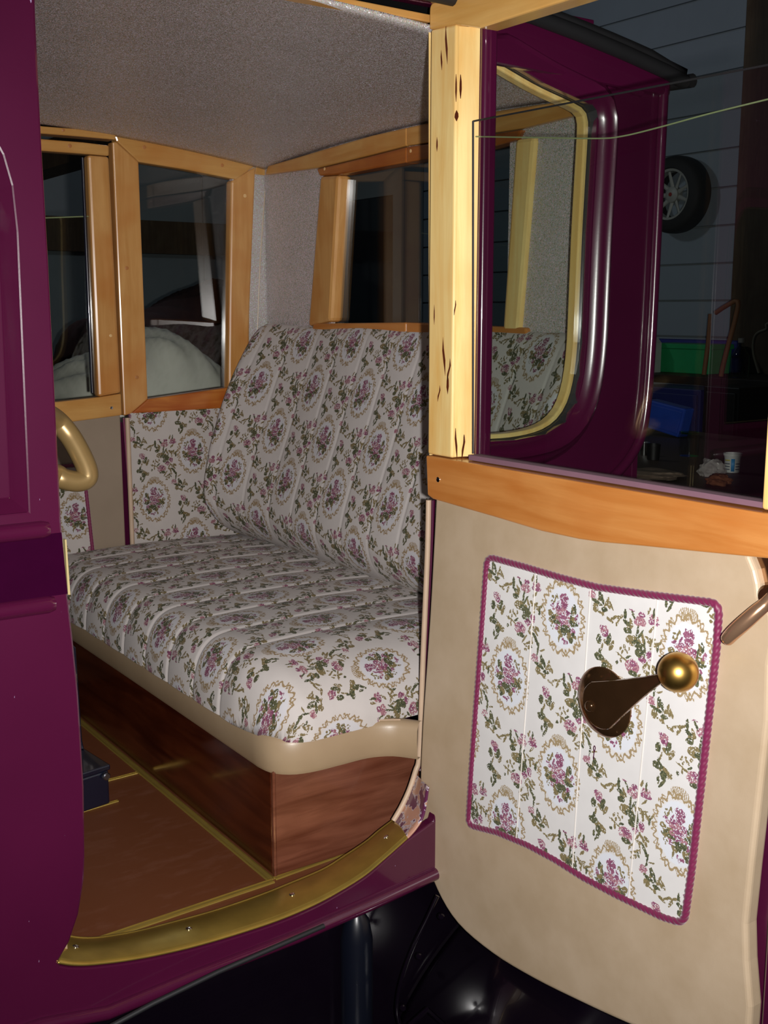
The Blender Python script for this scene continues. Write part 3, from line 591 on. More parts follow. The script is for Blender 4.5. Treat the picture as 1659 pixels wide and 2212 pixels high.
# grab handle on the front door pillar
gh = [(0.49, 1.545, 1.47)]+[tuple(P(x, y, 'Y', 1.60)) for x, y in ((118, 905), (150, 940), (176, 985), (189, 1018), (186, 1034), (165, 1040), (135, 1034), (115, 1025))]+[(0.48, 1.56, 1.36)]
tube('grab_handle', spline(gh, 8), 0.0155, 'tanbrass', car, 18)
# inner trim of the front pillar and dark partition edge
prism('pillar_trim', [(-0.35, 0.62), (0.49, 0.62), (0.487, 1.30), (0.475, 2.04), (-0.35, 2.04)], 'Y', Y0+0.036, Y0+0.05, 'leather_band', car, 0.002, holes=[inn2])
# --- black under-body: valance, pillar, wing, running board
prism('valance', [(-0.4, 0.16), (1.70, 0.16), (1.70, 0.60), (1.14, 0.59), (0.43, 0.575), (-0.4, 0.58)], 'Y', Y0+0.025, Y0+0.04, 'black', car, 0.003)
col = P(785, 2010, 'Y', 1.46)
lathe('wing_stay', [(0.028, 0), (0.028, 0.29), (0.022, 0.325), (0.012, 0.34)], (col.x+0.004, 1.487, 0.24), (0, 0, 1), 'sheen', car, 28)
wc = Vector((1.95, 0, 0.20)); rows = []
for i in range(41):
    th = radians(190-i*3.2); r = 0.90; row = []
    for j in range(25):
        t = j/24; y = 1.50-0.42*t; rr = r+0.035*sin(pi*t)-0.10*max(0, t-0.8)/0.2; row.append((wc.x+rr*cos(th), y, wc.z+rr*sin(th)*0.50))
    rows.append(row)
grid('rear_wing', rows, 'black', car, solid=0.004)
fl_ = [P(x, y, 'Y', 1.44) for x, y in ((945, 1935), (922, 1985), (895, 2040), (872, 2100), (860, 2150), (858, 2190), (868, 2230))]
tube('wing_flange', spline(fl_, 6), [0.004]*37, 'black', car, 10)
for (x, y) in ((953, 1980), (905, 2066), (870, 2177)): lathe('bolt', [(0.006, -0.004), (0.006, 0.002), (0.004, 0.004), (0.0001, 0.0042)], P(x, y, 'Y', 1.435), (-0.4, -0.9, 0.2), 'black', car, 12)
box('running_board', (-0.4, 1.12, 0.235), (1.20, 1.44, 0.262), 'black', car, 0.006)
for k in range(6): tube('tread_rib', [(-0.38, 1.16+k*0.045, 0.263), (1.16, 1.16+k*0.045, 0.263)], 0.003, 'rubber', car, 8)
br = PY(1.38, (885, 2215), (922, 2180), (960, 2215)); tube('bracket', [(br[0][0], 1.38, br[0][1]), (br[1][0], 1.38, br[1][1]), (br[2][0], 1.38, br[2][1])], 0.005, 'black', car, 6)
rl = [P(x, y, 'Y', 1.45) for x, y in ((-300, 2480), (230, 2222), (330, 2168), (470, 2100), (700, 2000))]
tube('lower_rail', rl, 0.004, 'rubber', car, 8)
box('chassis_rail', (-0.4, 1.60, 0.40), (1.7, 1.68, 0.55), 'black', car, 0.006)
box('chassis_rail', (-0.4, 2.66, 0.40), (1.7, 2.74, 0.55), 'black', car, 0.006)

# ================================================================== rear seat
seat = thing('rear_seat', 'wide bench seat in ivory floral tapestry with tan leather band on a mahogany box', 'seat', (1.2, 2.2, 0.6))
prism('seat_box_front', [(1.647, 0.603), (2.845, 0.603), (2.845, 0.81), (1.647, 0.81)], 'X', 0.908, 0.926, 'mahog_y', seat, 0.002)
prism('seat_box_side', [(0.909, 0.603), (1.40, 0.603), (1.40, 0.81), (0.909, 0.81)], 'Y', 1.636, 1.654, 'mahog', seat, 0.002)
tube('corner_bead', [(0.9095, 1.6375, 0.604), (0.9095, 1.6375, 0.80)], 0.0035, 'mahog', seat, 8)
bp = [(0.904, 2.845, 0), (0.904, 2.2, 0), (0.902, 1.74, 0), (0.902, 1.675, 0), (0.910, 1.640, 0), (0.935, 1.615, 0), (0.975, 1.604, 0), (1.03, 1.602, 0), (1.085, 1.600, 0), (1.125, 1.583, 0), (1.148, 1.555, 0), (1.156, 1.543, 0)]
bp = resample(spline(bp, 10), 0.012); bf = frames(bp); prof = [(0.012, 0.797), (0.0, 0.797), (-0.004, 0.805), (-0.006, 0.83), (-0.005, 0.853), (0.0, 0.862), (0.006, 0.866), (0.014, 0.866), (0.022, 0.862)]
rows = []
for p, (t, n_, b_) in zip(bp, bf):
    nn = Vector((t.y, -t.x, 0)).normalized()
    if nn.dot(Vector((1.2, 2.3, 0))-p) < 0: nn = -nn
    rows.append([(p.x+nn.x*d, p.y+nn.y*d, z) for d, z in prof])
band = grid('leather_band', rows, 'leather_band', seat, ang=60)
tube('band_stitch', [rows[0][6]]+[r[6] for r in rows[1::4]], 0.0014, 'beige', band, 6)
# cushion
PU = 0.115; FX, NY = 0.889, 1.596
YC = 2.323; 
def cushion_pt(df, dn):
    a_ = max(0, 1-df/0.085); b_ = max(0, 1-dn/0.17); q_ = sqrt(a_*a_+b_*b_)
    if q_ > 1: a_, b_ = a_/q_, b_/q_; q_ = 1
    if a_ > 0: df = 0.085*(1-a_)
    if b_ > 0: dn = 0.17*(1-b_)
    return df, dn, sqrt(max(0, 1-q_**2.2))
rows = []; uv = []
dn_list = [0.17*(1-cos(pi/2*k/30)) for k in range(31)]+[0.17+(1.075)*k/330 for k in range(1, 331)]
df_list = [0.085*(1-cos(pi/2*k/22)) for k in range(23)]+[0.085+0.52*k/36 for k in range(1, 37)]
arcn = 0
for dn in dn_list:
    row = []; ur = []; arc = 0; prev = None
    for df in df_list:
        d1, d2, h = cushion_pt(df, dn); x = FX+d1; y = NY+d2
        zz = 0.858+0.118*h+0.010*sin(pi*min(1, df/0.6))*h - 0.012*max(0, (d2-0.9)/0.35)
        if df < 0.085: x -= 0.006*sin(pi*df/0.085)*1.0
        ph = ((y-YC)/PU+0.5) % 1.0; dp = min(ph, 1-ph)*PU; puff = -0.0034*math.exp(-(dp/0.004)**2)+0.0028*sin(pi*ph)
        fade = min(1, max(0, (y-NY-0.10)/0.05)); zz += puff*fade*(0.35+0.65*h); x -= puff*fade*(1-min(1, df/0.06))*1.0
        p = Vector((x, y, zz))
        if prev is not None: arc += (p-prev).length
        prev = p; row.append(p); ur.append(arc)
    rows.append(row); uv.append(ur)
IR = 60; nc = len(df_list); UA = [[0.0]*nc for _ in dn_list]
for j in range(nc):
    for i in range(IR-1, -1, -1): UA[i][j] = UA[i+1][j]-(rows[i+1][j]-rows[i][j]).length
    for i in range(IR+1, len(dn_list)): UA[i][j] = UA[IR][j]+rows[i][j].y-rows[IR][j].y
jr = min(range(nc), key=lambda j: abs(df_list[j]-(1.153-FX))); uref = rows[IR][0].y-YC
UVS = [[(uref+UA[i][j], -(uv[IR][j]-uv[IR][jr])) for j in range(nc)] for i in range(len(dn_list))]
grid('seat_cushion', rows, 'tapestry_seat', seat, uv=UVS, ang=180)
# backrest
BP = [(1.50, .955), (1.462, .978), (1.432, 1.005), (1.412, 1.04), (1.405, 1.08), (1.415, 1.13), (1.43, 1.175), (1.449, 1.23), (1.47, 1.285), (1.49, 1.345), (1.51, 1.40), (1.53, 1.452), (1.549, 1.50), (1.563, 1.532), (1.578, 1.552), (1.589, 1.558)]
bl = resample(spline([(x, 0, z) for x, z in BP], 8), 0.008); L = [0]
for i in range(1, len(bl)): L.append(L[-1]+(bl[i]-bl[i-1]).length)
i0 = min(range(len(bl)), key=lambda i: abs(bl[i].z-1.285)); YB = 2.59
ny = 340; rows = []; UVS = []
for i in range(ny+1):
    y = 1.535+1.305*i/ny; row = []; uvr = []
    e = max(0, (y-2.50)/0.34); e2 = max(0, (1.85-y)/0.34)
    endf = sqrt(max(0, 1-max(0, (y-2.79)/0.05)**2)) ; endn = sqrt(max(0, 1-max(0, (1.585-y)/0.05)**2))
    for j, p in enumerate(bl):
        k = j/(len(bl)-1); mid = sin(pi*min(1, max(0, (p.z-0.97)/0.62)))
        x = p.x-(0.095*e*e+0.06*e2*e2)*mid**0.6; x = 1.56-(1.56-x)*(0.35+0.65*endf*endn) if x < 1.56 else x
        ph = ((y-YB)/PU+0.5) % 1.0; dp = min(ph, 1-ph)*PU; puff = -0.0022*math.exp(-(dp/0.003)**2)+0.0018*sin(pi*ph)
        x -= puff*min(1, mid*1.5); z = p.z+0.003*sin(y*14)*max(0, (p.z-1.4)/0.15)-0.03*(1-endf)*max(0, (p.z-1.3)/0.25)
        row.append((x, y, z)); uvr.append((-(y-YB), L[j]-L[i0]))
    rows.append(row); UVS.append(uvr)
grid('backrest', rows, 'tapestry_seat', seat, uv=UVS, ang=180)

# ================================================================== the open door (face at X = 1.145, hinged at its far edge)
DX = 1.145
out = [(v.x, v.y) for v in spline([(y, z, 0) for y, z in PX(DX, (937, 1070), (925, 1300), (916, 1440), (908, 1560), (903, 1680), (905, 1770), (915, 1850), (940, 1925), (985, 1998), (1060, 2063), (1150, 2118), (1250, 2168), (1345, 2212), (1440, 2250), (1560, 2290))], 4)]
right = PX(DX, (1618, 2180), (1610, 2080), (1608, 2000), (1620, 1880), (1640, 1700), (1656, 1560), (1659, 1440))
tail = [(0.81, 0.635)]
cut = PX(DX, (1659, 1318), (1646, 1308), (1637, 1288), (1634, 1262), (1627, 1232), (1616, 1205))
leatherp = out+tail+right+[(right[-1][0]-0.004, 1.2)]+[(cut[0][0]-0.004, cut[0][1]-0.004)]+cut[1:]+[(cut[-1][0], 1.31), (1.49, 1.30)]
skinp = off(out+tail, 0.0)+[(0.772, 0.66), (0.772, 2.05), (1.49, 2.06)]
yw = P(1049, 700, 'X', DX+0.036).y; hw = [(0.84, 1.355), (yw, 1.355), (yw, 2.034), (0.84, 2.034)]
door = prism('car_door', [(y+(0.004 if y > 1.3 else 0), z) for y, z in skinp], 'X', DX+0.036, DX+0.052, 'maroon', car, 0.003, holes=[hw])
yw = P(1037, 700, 'X', DX+0.034).y; tube('outer_moulding', [(DX+0.037, yw, 1.36), (DX+0.037, yw, 2.03)], 0.0075, 'maroon', door, 16)
prism('leather_panel', leatherp, 'X', DX+0.003, DX+0.03, 'leather', door, 0.011, seg=4)
prism('door_edge', [(0.772, 0.66), (0.800, 0.64), (0.800, 1.30), (0.772, 1.30)], 'X', DX+0.012, DX+0.034, 'maroon', door, 0.004)
# floral inset and cord
rp_ = PX(DX, (1053, 1202), (1130, 1223), (1210, 1247), (1290, 1268), (1400, 1284), (1554, 1303), (1548, 1400), (1530, 1560), (1512, 1720), (1494, 1880), (1478, 1995), (1430, 1980), (1330, 1932), (1260, 1895), (1200, 1857), (1140, 1825), (1075, 1798), (1012, 1782), (1020, 1650), (1035, 1450), (1046, 1300))
rads = [0.016]+[0]*4+[0.016]+[0]*4+[0.016]+[0]*6+[0.016]+[0]*3
rp_ = rounded(rp_, rads, 6)
loop = resample([(DX+0.0, y, z) for y, z in rp_], 0.0016, True)
ctr = Vector((DX, 1.13, 0.99))
A_med = PX(DX, (1090, 1458), (1216, 1335))
PD = abs(A_med[0][0]-A_med[1][0])
inset = fabric_plate('tapestry_inset', rp_, 'X', DX-0.001, DX+0.008, 'tapestry_door', door, -A_med[1][0], A_med[1][1], flip=-1)
for (xa, ya, xb, yb) in ((1158, 1235, 1115, 1812), (1276, 1268, 1236, 1880), (1421, 1290, 1357, 1942)):
    a_, b_ = P(xa, ya, 'X', DX-0.001), P(xb, yb, 'X', DX-0.001)
    tube('seam', [a_, b_], 0.0012, 'seamthread', door, 6)
tube('cord', loop, 0.0052, 'rope', door, 15, closed=True, lobes=3, pitch=0.026)
# wood: waist rail, stiles, head
wr = PX(DX, (930, 983), (1300, 1046), (1664, 1107)); wr2 = PX(DX, (1664, 1204), (1520, 1190), (1400, 1178), (1310, 1170), (1260, 1163), (1180, 1146), (1080, 1116), (1000, 1093), (945, 1077), (933, 1068))
rail = prism('waist_rail', wr+[(0.768, 1.362), (0.768, 1.31)]+wr2, 'X', DX-0.010, DX+0.034, 'orange', door, 0.0025)
lathe('screw', [(0.0045, -0.002), (0.0045, 0.0012), (0.003, 0.002), (0.0001, 0.0015)], P(947, 1036, 'X', DX-0.010), (-1, 0, 0), 'chrome', door, 14)
stl = PX(DX, (932, 64), (988, 50), (986, 985), (932, 983))
ys = stl[1][0]
stile = prism('window_stile', [(stl[0][0], 1.36), (ys, 1.36), (ys, 2.033), (stl[0][0], 2.037)], 'X', DX-0.002, DX+0.034, 'pale', door, 0.004, seg=3)
wedge = prism('stile_reveal', [(DX-0.0005, ys+0.002), (DX+0.034, ys-0.014), (DX+0.034, ys+0.002)], 'Z', 1.362, 2.03, 'pale', door, 0.0)
prism('window_stile', [(0.768, 1.362), (0.836, 1.362), (0.836, 2.03), (0.768, 2.03)], 'X', DX-0.002, DX+0.034, 'pale', door, 0.004, seg=3)
hd = prism('window_head', rounded([(stl[0][0]+0.001, 2.037), (ys, 2.032), (1.38, 2.016), (1.0, 2.016), (0.768, 2.016), (0.768, 2.072), (stl[0][0]+0.001, 2.076)], [0, 0, 0, 0, 0, 0, 0.012]), 'X', DX-0.004, DX+0.034, 'pale_y', door, 0.003)
cr = [(963, 97, 42, 4, 2), (985, 190, 30, 3, 0), (1001, 187, 26, 4, 0), (992, 250, 12, 8, 0), (944, 312, 16, 3, 0), (957, 770, 42, 4, 3), (972, 800, 26, 4, -4), (967, 830, 22, 5, 0), (950, 850, 18, 3, -3), (984, 957, 32, 3, 2), (938, 680, 22, 2, 0), (953, 130, 22, 3, 1), (1009, 965, 26, 3, -3), (990, 665, 16, 2, -2)]
for x, y, ln, wd, sk in cr:
    f = DX-0.0022 if x < 988 else DX+0.012
    if x >= 988: x -= 6; f = DX-0.0022
    pl_ = [(x, y-ln), (x+wd*0.45, y-ln*0.4), (x+wd*0.5+sk, y+ln*0.2), (x+sk*1.6, y+ln), (x-wd*0.5+sk, y+ln*0.3), (x-wd*0.4, y-ln*0.3)]
    prism('knot_crack', PX(f, *pl_), 'X', f-0.0002, f+0.0006, 'crack', door, 0)
# glass, its channel and outer frame
gt = PX(DX+0.022, (1024, 262), (1664, 139)); gb_ = 1.365
gp = prism('window_glass', [(1.40, gb_), (0.80, gb_), (0.80, gt[1][1]), (1.40, gt[0][1])], 'X', DX+0.020, DX+0.024, 'glass', door, 0)
tube('glass_top_edge', [P(1022, 262, 'X', DX+0.022), P(1664, 139, 'X', DX+0.022)], 0.0014, 'rubber', door, 6)
tube('glass_curved_line', spline([P(x, y, 'X', DX+0.030) for x, y in ((1024, 295), (1150, 297), (1290, 299), (1345, 294), (1420, 276), (1530, 246), (1664, 213))], 5), 0.0011, 'glass_edge', door, 6)  # thin curved line across the pane, below its top edge
tube('glass_side_edge', [P(1022, 262, 'X', DX+0.020), P(1022, 980, 'X', DX+0.020)], 0.0016, 'rubber', door, 6)
prism('glass_channel', [(1.405, 1.36), (0.80, 1.362), (0.80, 1.3695), (1.405, 1.3685)], 'X', DX+0.006, DX+0.030, 'felt', door, 0.001)
tube('loose_thread', spline([P(x, y, 'X', DX-0.003) for x, y in ((1282, 1640), (1283, 1628), (1286, 1616), (1284, 1611), (1282, 1617), (1284, 1625))], 4), 0.0007, 'maroon', door, 6)
# winder: base rose, arm, ball
bc = P(1303, 1517, 'X', DX-0.004)
rose = lathe('winder_rose', [(0.0515, 0.0), (0.0515, 0.003), (0.047, 0.008), (0.035, 0.013), (0.016, 0.017), (0.015, 0.03)], (DX-0.0005, bc.y, bc.z), (-1, 0, 0), 'bronze', door, 48)
AX = 1.108; c1 = P(1294, 1524, 'X', AX); c2 = P(1428, 1464, 'X', AX); cB = P(1465, 1452, 'X', 1.104)
d = Vector((c2.y-c1.y, c2.z-c1.z)); Ld = d.length; d.normalize(); pn = Vector((-d.y, d.x)); R1 = 0.0345; half = []
for k in range(25):
    t = k/24; s_ = -R1*0+Ld*t; wdt = 0.0058+(R1-0.0058)*(1-t)**1.25 if t > 0 else R1; half.append((s_, wdt))
up_ = [Vector((c1.y, c1.z))+d*s_+pn*w_ for s_, w_ in half]; dn_ = [Vector((c1.y, c1.z))+d*s_-pn*w_ for s_, w_ in half]
cap = [Vector((c1.y, c1.z))+(-pn*cos(a_)-d*sin(a_))*R1 for a_ in [pi*k/20 for k in range(1, 20)]]
armp = [tuple(v) for v in (list(reversed(up_))[:0]+up_[::-1])]+[tuple(Vector((c1.y, c1.z))+(pn*cos(pi*k/20)-d*sin(pi*k/20))*R1) for k in range(1, 20)]+[tuple(v) for v in dn_]
arm = prism('winder_arm', armp, 'X', AX, AX+0.009, 'bronze', door, 0.003, seg=3)
hl = P(1275, 1525, 'X', AX); lathe('winder_glint_dome', [(0.009, 0), (0.0082, 0.003), (0.006, 0.0055), (0.003, 0.0068), (0.0001, 0.0072)], (AX+0.0005, hl.y, hl.z), (-1, 0, 0), 'bronze', door, 24)  # dome added on the arm to catch the flash as a highlight
lathe('winder_knob', [(0.0004, -0.0262)]+[(0.0262*cos(a_), 0.0262*sin(a_)) for a_ in [radians(-80+8*k) for k in range(21)]]+[(0.0004, 0.0262)], cB, (-1, 0, 0), 'ball', door, 40)
tube('knob_neck', [(AX+0.005, c2.y, c2.z), tuple(Vector((AX+0.004, c2.y, c2.z)).lerp(cB, 0.5))], [0.0062, 0.008], 'bronze', door, 14)
# latch lever on its dark plate
prism('latch_plate', [(0.775, 1.16), (0.870, 1.16), (0.870, 1.305), (0.775, 1.305)], 'X', DX+0.016, DX+0.024, 'bronze', door, 0.002)
sp_ = P(1656, 1290, 'X', DX-0.004)
lathe('latch_spindle', [(0.0145, 0), (0.0145, 0.018), (0.011, 0.022), (0.0001, 0.023)], (DX+0.016, sp_.y, sp_.z), (-1, 0, 0), 'bronze', door, 24)
lv = [P(x, y, 'X', DX-z_) for x, y, z_ in ((1668, 1288, .006), (1652, 1306, .010), (1636, 1320, .016), (1616, 1338, .022), (1598, 1354, .026), (1582, 1369, .028), (1570, 1382, .028), (1565, 1387, .028))]
tube('latch_lever', spline(lv, 5), [0.0075+(0.0022*sin(pi*k/35)) - (0.007*max(0, (k-29)/6)**2) for k in range(36)], 'coppery', door, 18)

# ================================================================== the closed door opposite
fd = prism('car_door', [(0.42, 0.605), (1.141, 0.605), (1.141, 1.33), (0.42, 1.33)], 'Y', FY+0.031, FY+0.05, 'maroon', car, 0.003)
def fdp(name, pts_, mat, bev=0.003, y0=FY, y1=FY+0.035): return prism(name, pts_, 'Y', y0, y1, mat, fd, bev)
ft = PY(FY, (92, 300), (180, 307), (236, 314), (236, 337), (190, 333), (92, 326))
h_ = fdp('window_head', [(0.45, ft[0][1])]+ft+[(0.45, ft[-1][1])], 'honey_x', 0.004)
disc('plug', 151, 315, 'Y', FY, 0.005, 'plug', fd)
s_ = fdp('window_stile', PY(FY, (190, 334), (236, 338), (262, 849), (213, 858)), 'honey_z', 0.007); disc('plug', 239, 725, 'Y', FY, 0.004, 'plug_pale', fd)
fb = PY(FY, (125, 868), (213, 858), (262, 850), (264, 897), (125, 916))
r_ = fdp('waist_rail', [(0.45, fb[0][1])]+fb+[(0.45, fb[-1][1]-0.004)], 'honey_x', 0.004)
lathe('screw', [(0.004, -0.002), (0.004, 0.001), (0.0001, 0.0015)], P(241, 881, 'Y', FY), (0, -1, 0), 'chrome', fd, 12)
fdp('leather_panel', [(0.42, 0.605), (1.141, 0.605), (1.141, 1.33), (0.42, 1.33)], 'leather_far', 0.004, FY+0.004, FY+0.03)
q = PY(FY, (162, 1118)); rx = PY(FY, (186, 1080), (203, 1190))
fin = rounded([(0.52, 0.72), (rx[1][0]+0.012, 0.72), (rx[0][0]-0.004, 1.20), (0.52, 1.20)], 0.02)
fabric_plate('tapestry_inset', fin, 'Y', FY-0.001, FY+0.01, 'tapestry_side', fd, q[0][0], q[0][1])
tube('cord', resample([(x, FY-0.001, z) for x, z in fin], 0.003, True), 0.005, 'rope', fd, 9, closed=True, lobes=3, pitch=0.026)
gtop = PY(FY+0.02, (100, 478), (187, 466))
gg = fdp('window_glass', [(0.5, 1.37), (1.10, 1.37), (1.10, gtop[1][1]), (0.5, gtop[0][1]-0.03)], 'glass', 0, FY+0.018, FY+0.022)
tube('glass_top_edge', [(0.5, FY+0.02, gtop[0][1]-0.03), (1.10, FY+0.02, gtop[1][1])], 0.0018, 'glass_edge', fd, 6)
tube('glazing_bead', [(1.072, FY+0.018, 1.385), (1.074, FY+0.018, 1.98)], 0.0045, 'glazing', fd, 8)
tube('door_gap_trim', [P(267, 903, 'Y', FY+0.004), P(286, 1170, 'Y', FY+0.004)], 0.0028, 'rope', fd, 8)

# ================================================================== black box on the floor
bb = thing('metal_box', 'black metal box with a round lock standing on the brown floor by the left pillar', 'box', (0.70, 2.16, 0.6))
prism('case', [(0.60, 2.065), (0.781, 2.095), (0.758, 2.30), (0.58, 2.28)], 'Z', 0.6028, 0.675, 'navyblack', bb, 0.004)
prism('lid', [(0.597, 2.061), (0.784, 2.092), (0.761, 2.304), (0.577, 2.284)], 'Z', 0.676, 0.688, 'navyblack', bb, 0.003)
c = P(229, 1653, 'Y', 2.083); lathe('lock', [(0.008, -0.004), (0.008, 0.003), (0.006, 0.005), (0.0001, 0.005)], (c.x, 2.085, 0.668), (0.15, -1, 0), 'chrome_dull', bb, 18)
prism('label_plate', [(0.64, 2.12), (0.70, 2.13), (0.695, 2.19), (0.635, 2.18)], 'Z', 0.6881, 0.692, 'greyplate', bb, 0.002)
u_ = [P(x, y, 'Y', 2.2) for x, y in ((150, 1385), (164, 1400), (178, 1600), (184, 1655), (150, 1655))]
prism('upright', [(p.x, max(p.z, 0.6885)) for p in u_], 'Y', 2.2, 2.215, 'navyblack', bb, 0.002)

# ================================================================== things on the far side of the car
def mound(name, mat, x0, x1, y0, y1, h, label, cat, seed=1, folds=0.03, nx=70, ny=40):
    random.seed(seed); rows = []
    for i in range(nx+1):
        row = []; u = i/nx
        for j in range(ny+1):
            v = j/ny; x = x0+(x1-x0)*u; y = y0+(y1-y0)*v
            ed = min(u, 1-u)*(x1-x0); edy = min(v, 1-v)*(y1-y0); e = min(ed, edy)
            k = 1-math.exp(-(e/0.09)**1.6); top = h(x, y)
            z = k*top + folds*sin(x*23+3*sin(y*5))*(0.4+0.6*(1-k))*k+0.012*sin(x*51+y*31)*k
            sp_ = folds*1.4*(1-k)*sin((x+y)*30); row.append((x+sp_*0.3, y+(sp_ if v < .5 else -sp_), max(0.004, z)))
        rows.append(row)
    o = grid(name, rows, mat, None, ang=180); return tag(o, label, cat)
def hs1(x, y): return 1.30+0.24*math.exp(-((x-1.62)/0.22)**2)+0.08*math.exp(-((x-1.33)/0.12)**2)-0.15*abs(y-3.75)
mound('dust_sheet', 'sheet', 0.7, 2.3, 3.30, 4.2, hs1, 'off-white dust sheet draped in a rounded heap outside the far windows', 'sheet', 3, 0.012)
def hs2(x, y): return 1.58+0.18*math.exp(-((x-2.85)/0.30)**2)-0.12*abs(y-5.6)
mound('covered_heap', 'darkcloth', 1.9, 3.5, 5.2, 6.2, hs2, 'dark maroon cloth over a heap behind the off-white sheet', 'sheet', 5, 0.012)

# ================================================================== workshop corner seen through the door glass
# tyre hung on the wall
wc_ = P(1448, 420, 'X', GX-0.15); wh = thing('spare_wheel', 'dark tyre on a spoked alloy rim hanging on the grey wall', 'wheel', tuple(wc_))
WR = 0.245; ax_ = (-1, 0, 0); o_ = Vector((GX-0.02, wc_.y, wc_.z))
lathe('tyre', [(WR*0.66, 0.0), (WR*0.9, 0.0), (WR*0.98, 0.02), (WR, 0.05), (WR, 0.10), (WR*0.97, 0.13), (WR*0.88, 0.15), (WR*0.68, 0.152), (WR*0.65, 0.13)], o_, ax_, 'tyre', wh, 48, cap=False)
lathe('rim', [(WR*0.66, 0.07), (WR*0.66, 0.145), (WR*0.60, 0.14), (WR*0.58, 0.09)], o_, ax_, 'alloy', wh, 40, cap=False)
lathe('hub', [(0.05, 0.07), (0.05, 0.12), (0.03, 0.13), (0.0001, 0.13)], o_, ax_, 'alloy', wh, 24)
lathe('hub_cap', [(0.013, 0.129), (0.012, 0.134), (0.0001, 0.135)], o_, ax_, 'redcap', wh, 16)
for k in range(9):
    a_ = 2*pi*k/9; dv = Vector((0, cos(a_), sin(a_))); tube('spoke', [o_+Vector((-0.10, 0, 0))+dv*0.045, o_+Vector((-0.12, 0, 0))+dv*WR*0.61], [0.016, 0.010], 'alloy', wh, 8, flat=0.6)
# bench along the wall
BX = 5.3; bz = P(1480, 812, 'X', BX).z
wbn = thing('workbench', 'dark workbench against the grey wall holding the green box', 'workbench', (5.6, 4.0, 0))
box('bench_top', (BX, 2.4, bz-0.05), (GX-0.17, 5.6, bz), 'darkwood', wbn, 0.004)
for (x, y) in ((BX+0.05, 2.5), (BX+0.05, 4.1), (BX+0.05, 5.5), (GX-0.28, 2.5), (GX-0.28, 5.5)): box('leg', (x, y-0.04, 0), (x+0.08, y+0.04, bz-0.05), 'darkwood', wbn, 0.003)
def onb(px, X): return P(px, 800, 'X', X).y
def hgt(px, py, X): return P(px, py, 'X', X).z
X1 = 5.5
g = thing('storage_box', 'green plastic storage box standing on the dark workbench', 'box', (X1, onb(1450, X1), bz))
ya, yb = onb(1530, X1), onb(1406, X1); zt = hgt(1450, 742, X1)
prism('tub', [(ya, bz+0.001), (yb, bz+0.001), (yb+0.01, zt-0.03), (ya-0.01, zt-0.03)], 'X', X1, X1+0.2, 'green', g, 0.006)
prism('lid', [(ya-0.02, zt-0.03), (yb+0.02, zt-0.03), (yb+0.015, zt), (ya-0.015, zt)], 'X', X1-0.01, X1+0.21, 'green', g, 0.004)
c_ = thing('carton', 'small white carton beside the green box on the workbench', 'carton', (X1, onb(1395, X1), bz))
yc0, yc1 = onb(1402, X1-0.16)+0.012, onb(1386, X1-0.16)+0.012
cz = hgt(1398, 738, X1); k_ = box('side', (X1-0.16, yc0, bz+0.001), (X1-0.04, yc1, cz), 'white', c_, 0.003); prism('gable', [(yc0, cz), (yc1, cz), ((yc0+yc1)/2, cz+0.03)], 'X', X1-0.155, X1-0.045, 'white', c_, 0.001)
XB = 5.74; bl_ = thing('rolled_tarp', 'deep blue folded sheet along the wall behind the green box', 'tarp', (XB, 3.8, bz))
ybb = (onb(1592, XB), onb(1385, XB)); zb = hgt(1480, 733, XB)
box('fold', (XB, ybb[0], bz+0.001), (XB+0.06, ybb[1], (bz+zb)/2), 'blue', bl_, 0.02); box('fold', (XB, ybb[0]+0.01, (bz+zb)/2), (XB+0.055, ybb[1]-0.01, zb), 'blue', bl_, 0.02)
XS = 5.42
def stick(name, pts_, r, mat, label, cat, X=XS):
    path = [P(x, y, 'X', X) for x, y in pts_]; path[-1].z = min(path[-1].z, bz+0.006) if path[-1].z < bz+0.1 else path[-1].z
    return tag(tube(name, spline(path, 3) if len(path) > 4 else path, r, mat, None, 8), label, cat)
stick('wooden_stick', [(1534, 678), (1530, 740), (1521, 806)], [0.010, 0.014, 0.014], 'brownwood', 'straight brown stick leaning up from the workbench beside the bent wooden frame', 'stick')
stick('bent_frame', [(1546, 676), (1570, 660), (1594, 651), (1588, 690), (1576, 735), (1562, 790), (1558, 806)], 0.014, 'brownwood', 'bent angular wooden frame rising above the workbench at the wall corner', 'frame', XS-0.06)
# clear bottle on the bench
XP = 5.36; bo = P(1583, 806, 'X', XP); bot = thing('spray_bottle', 'clear plastic bottle on the workbench below the bent wooden frame', 'bottle', (XP, bo.y, bz))
lathe('body', [(0.05, 0.001), (0.052, 0.02), (0.052, 0.12), (0.03, 0.16), (0.016, 0.18), (0.016, 0.2)], (XP+0.06, bo.y, bz), (0, 0, 1), 'clearplastic', bot, 24)
lathe('neck', [(0.018, 0.2), (0.018, 0.225), (0.0001, 0.225)], (XP+0.06, bo.y, bz), (0, 0, 1), 'white', bot, 16)
# hose loop
tag(tube('hose', spline([P(x, y, 'X', 5.45) for x, y in ((1640, 806), (1628, 760), (1632, 725), (1655, 712), (1690, 706))]+[Vector((5.45, 3.0, bz+0.008))], 6), 0.009, 'hosegrey', None, 8), 'pale thin hose curving up from the right end of the workbench', 'hose')
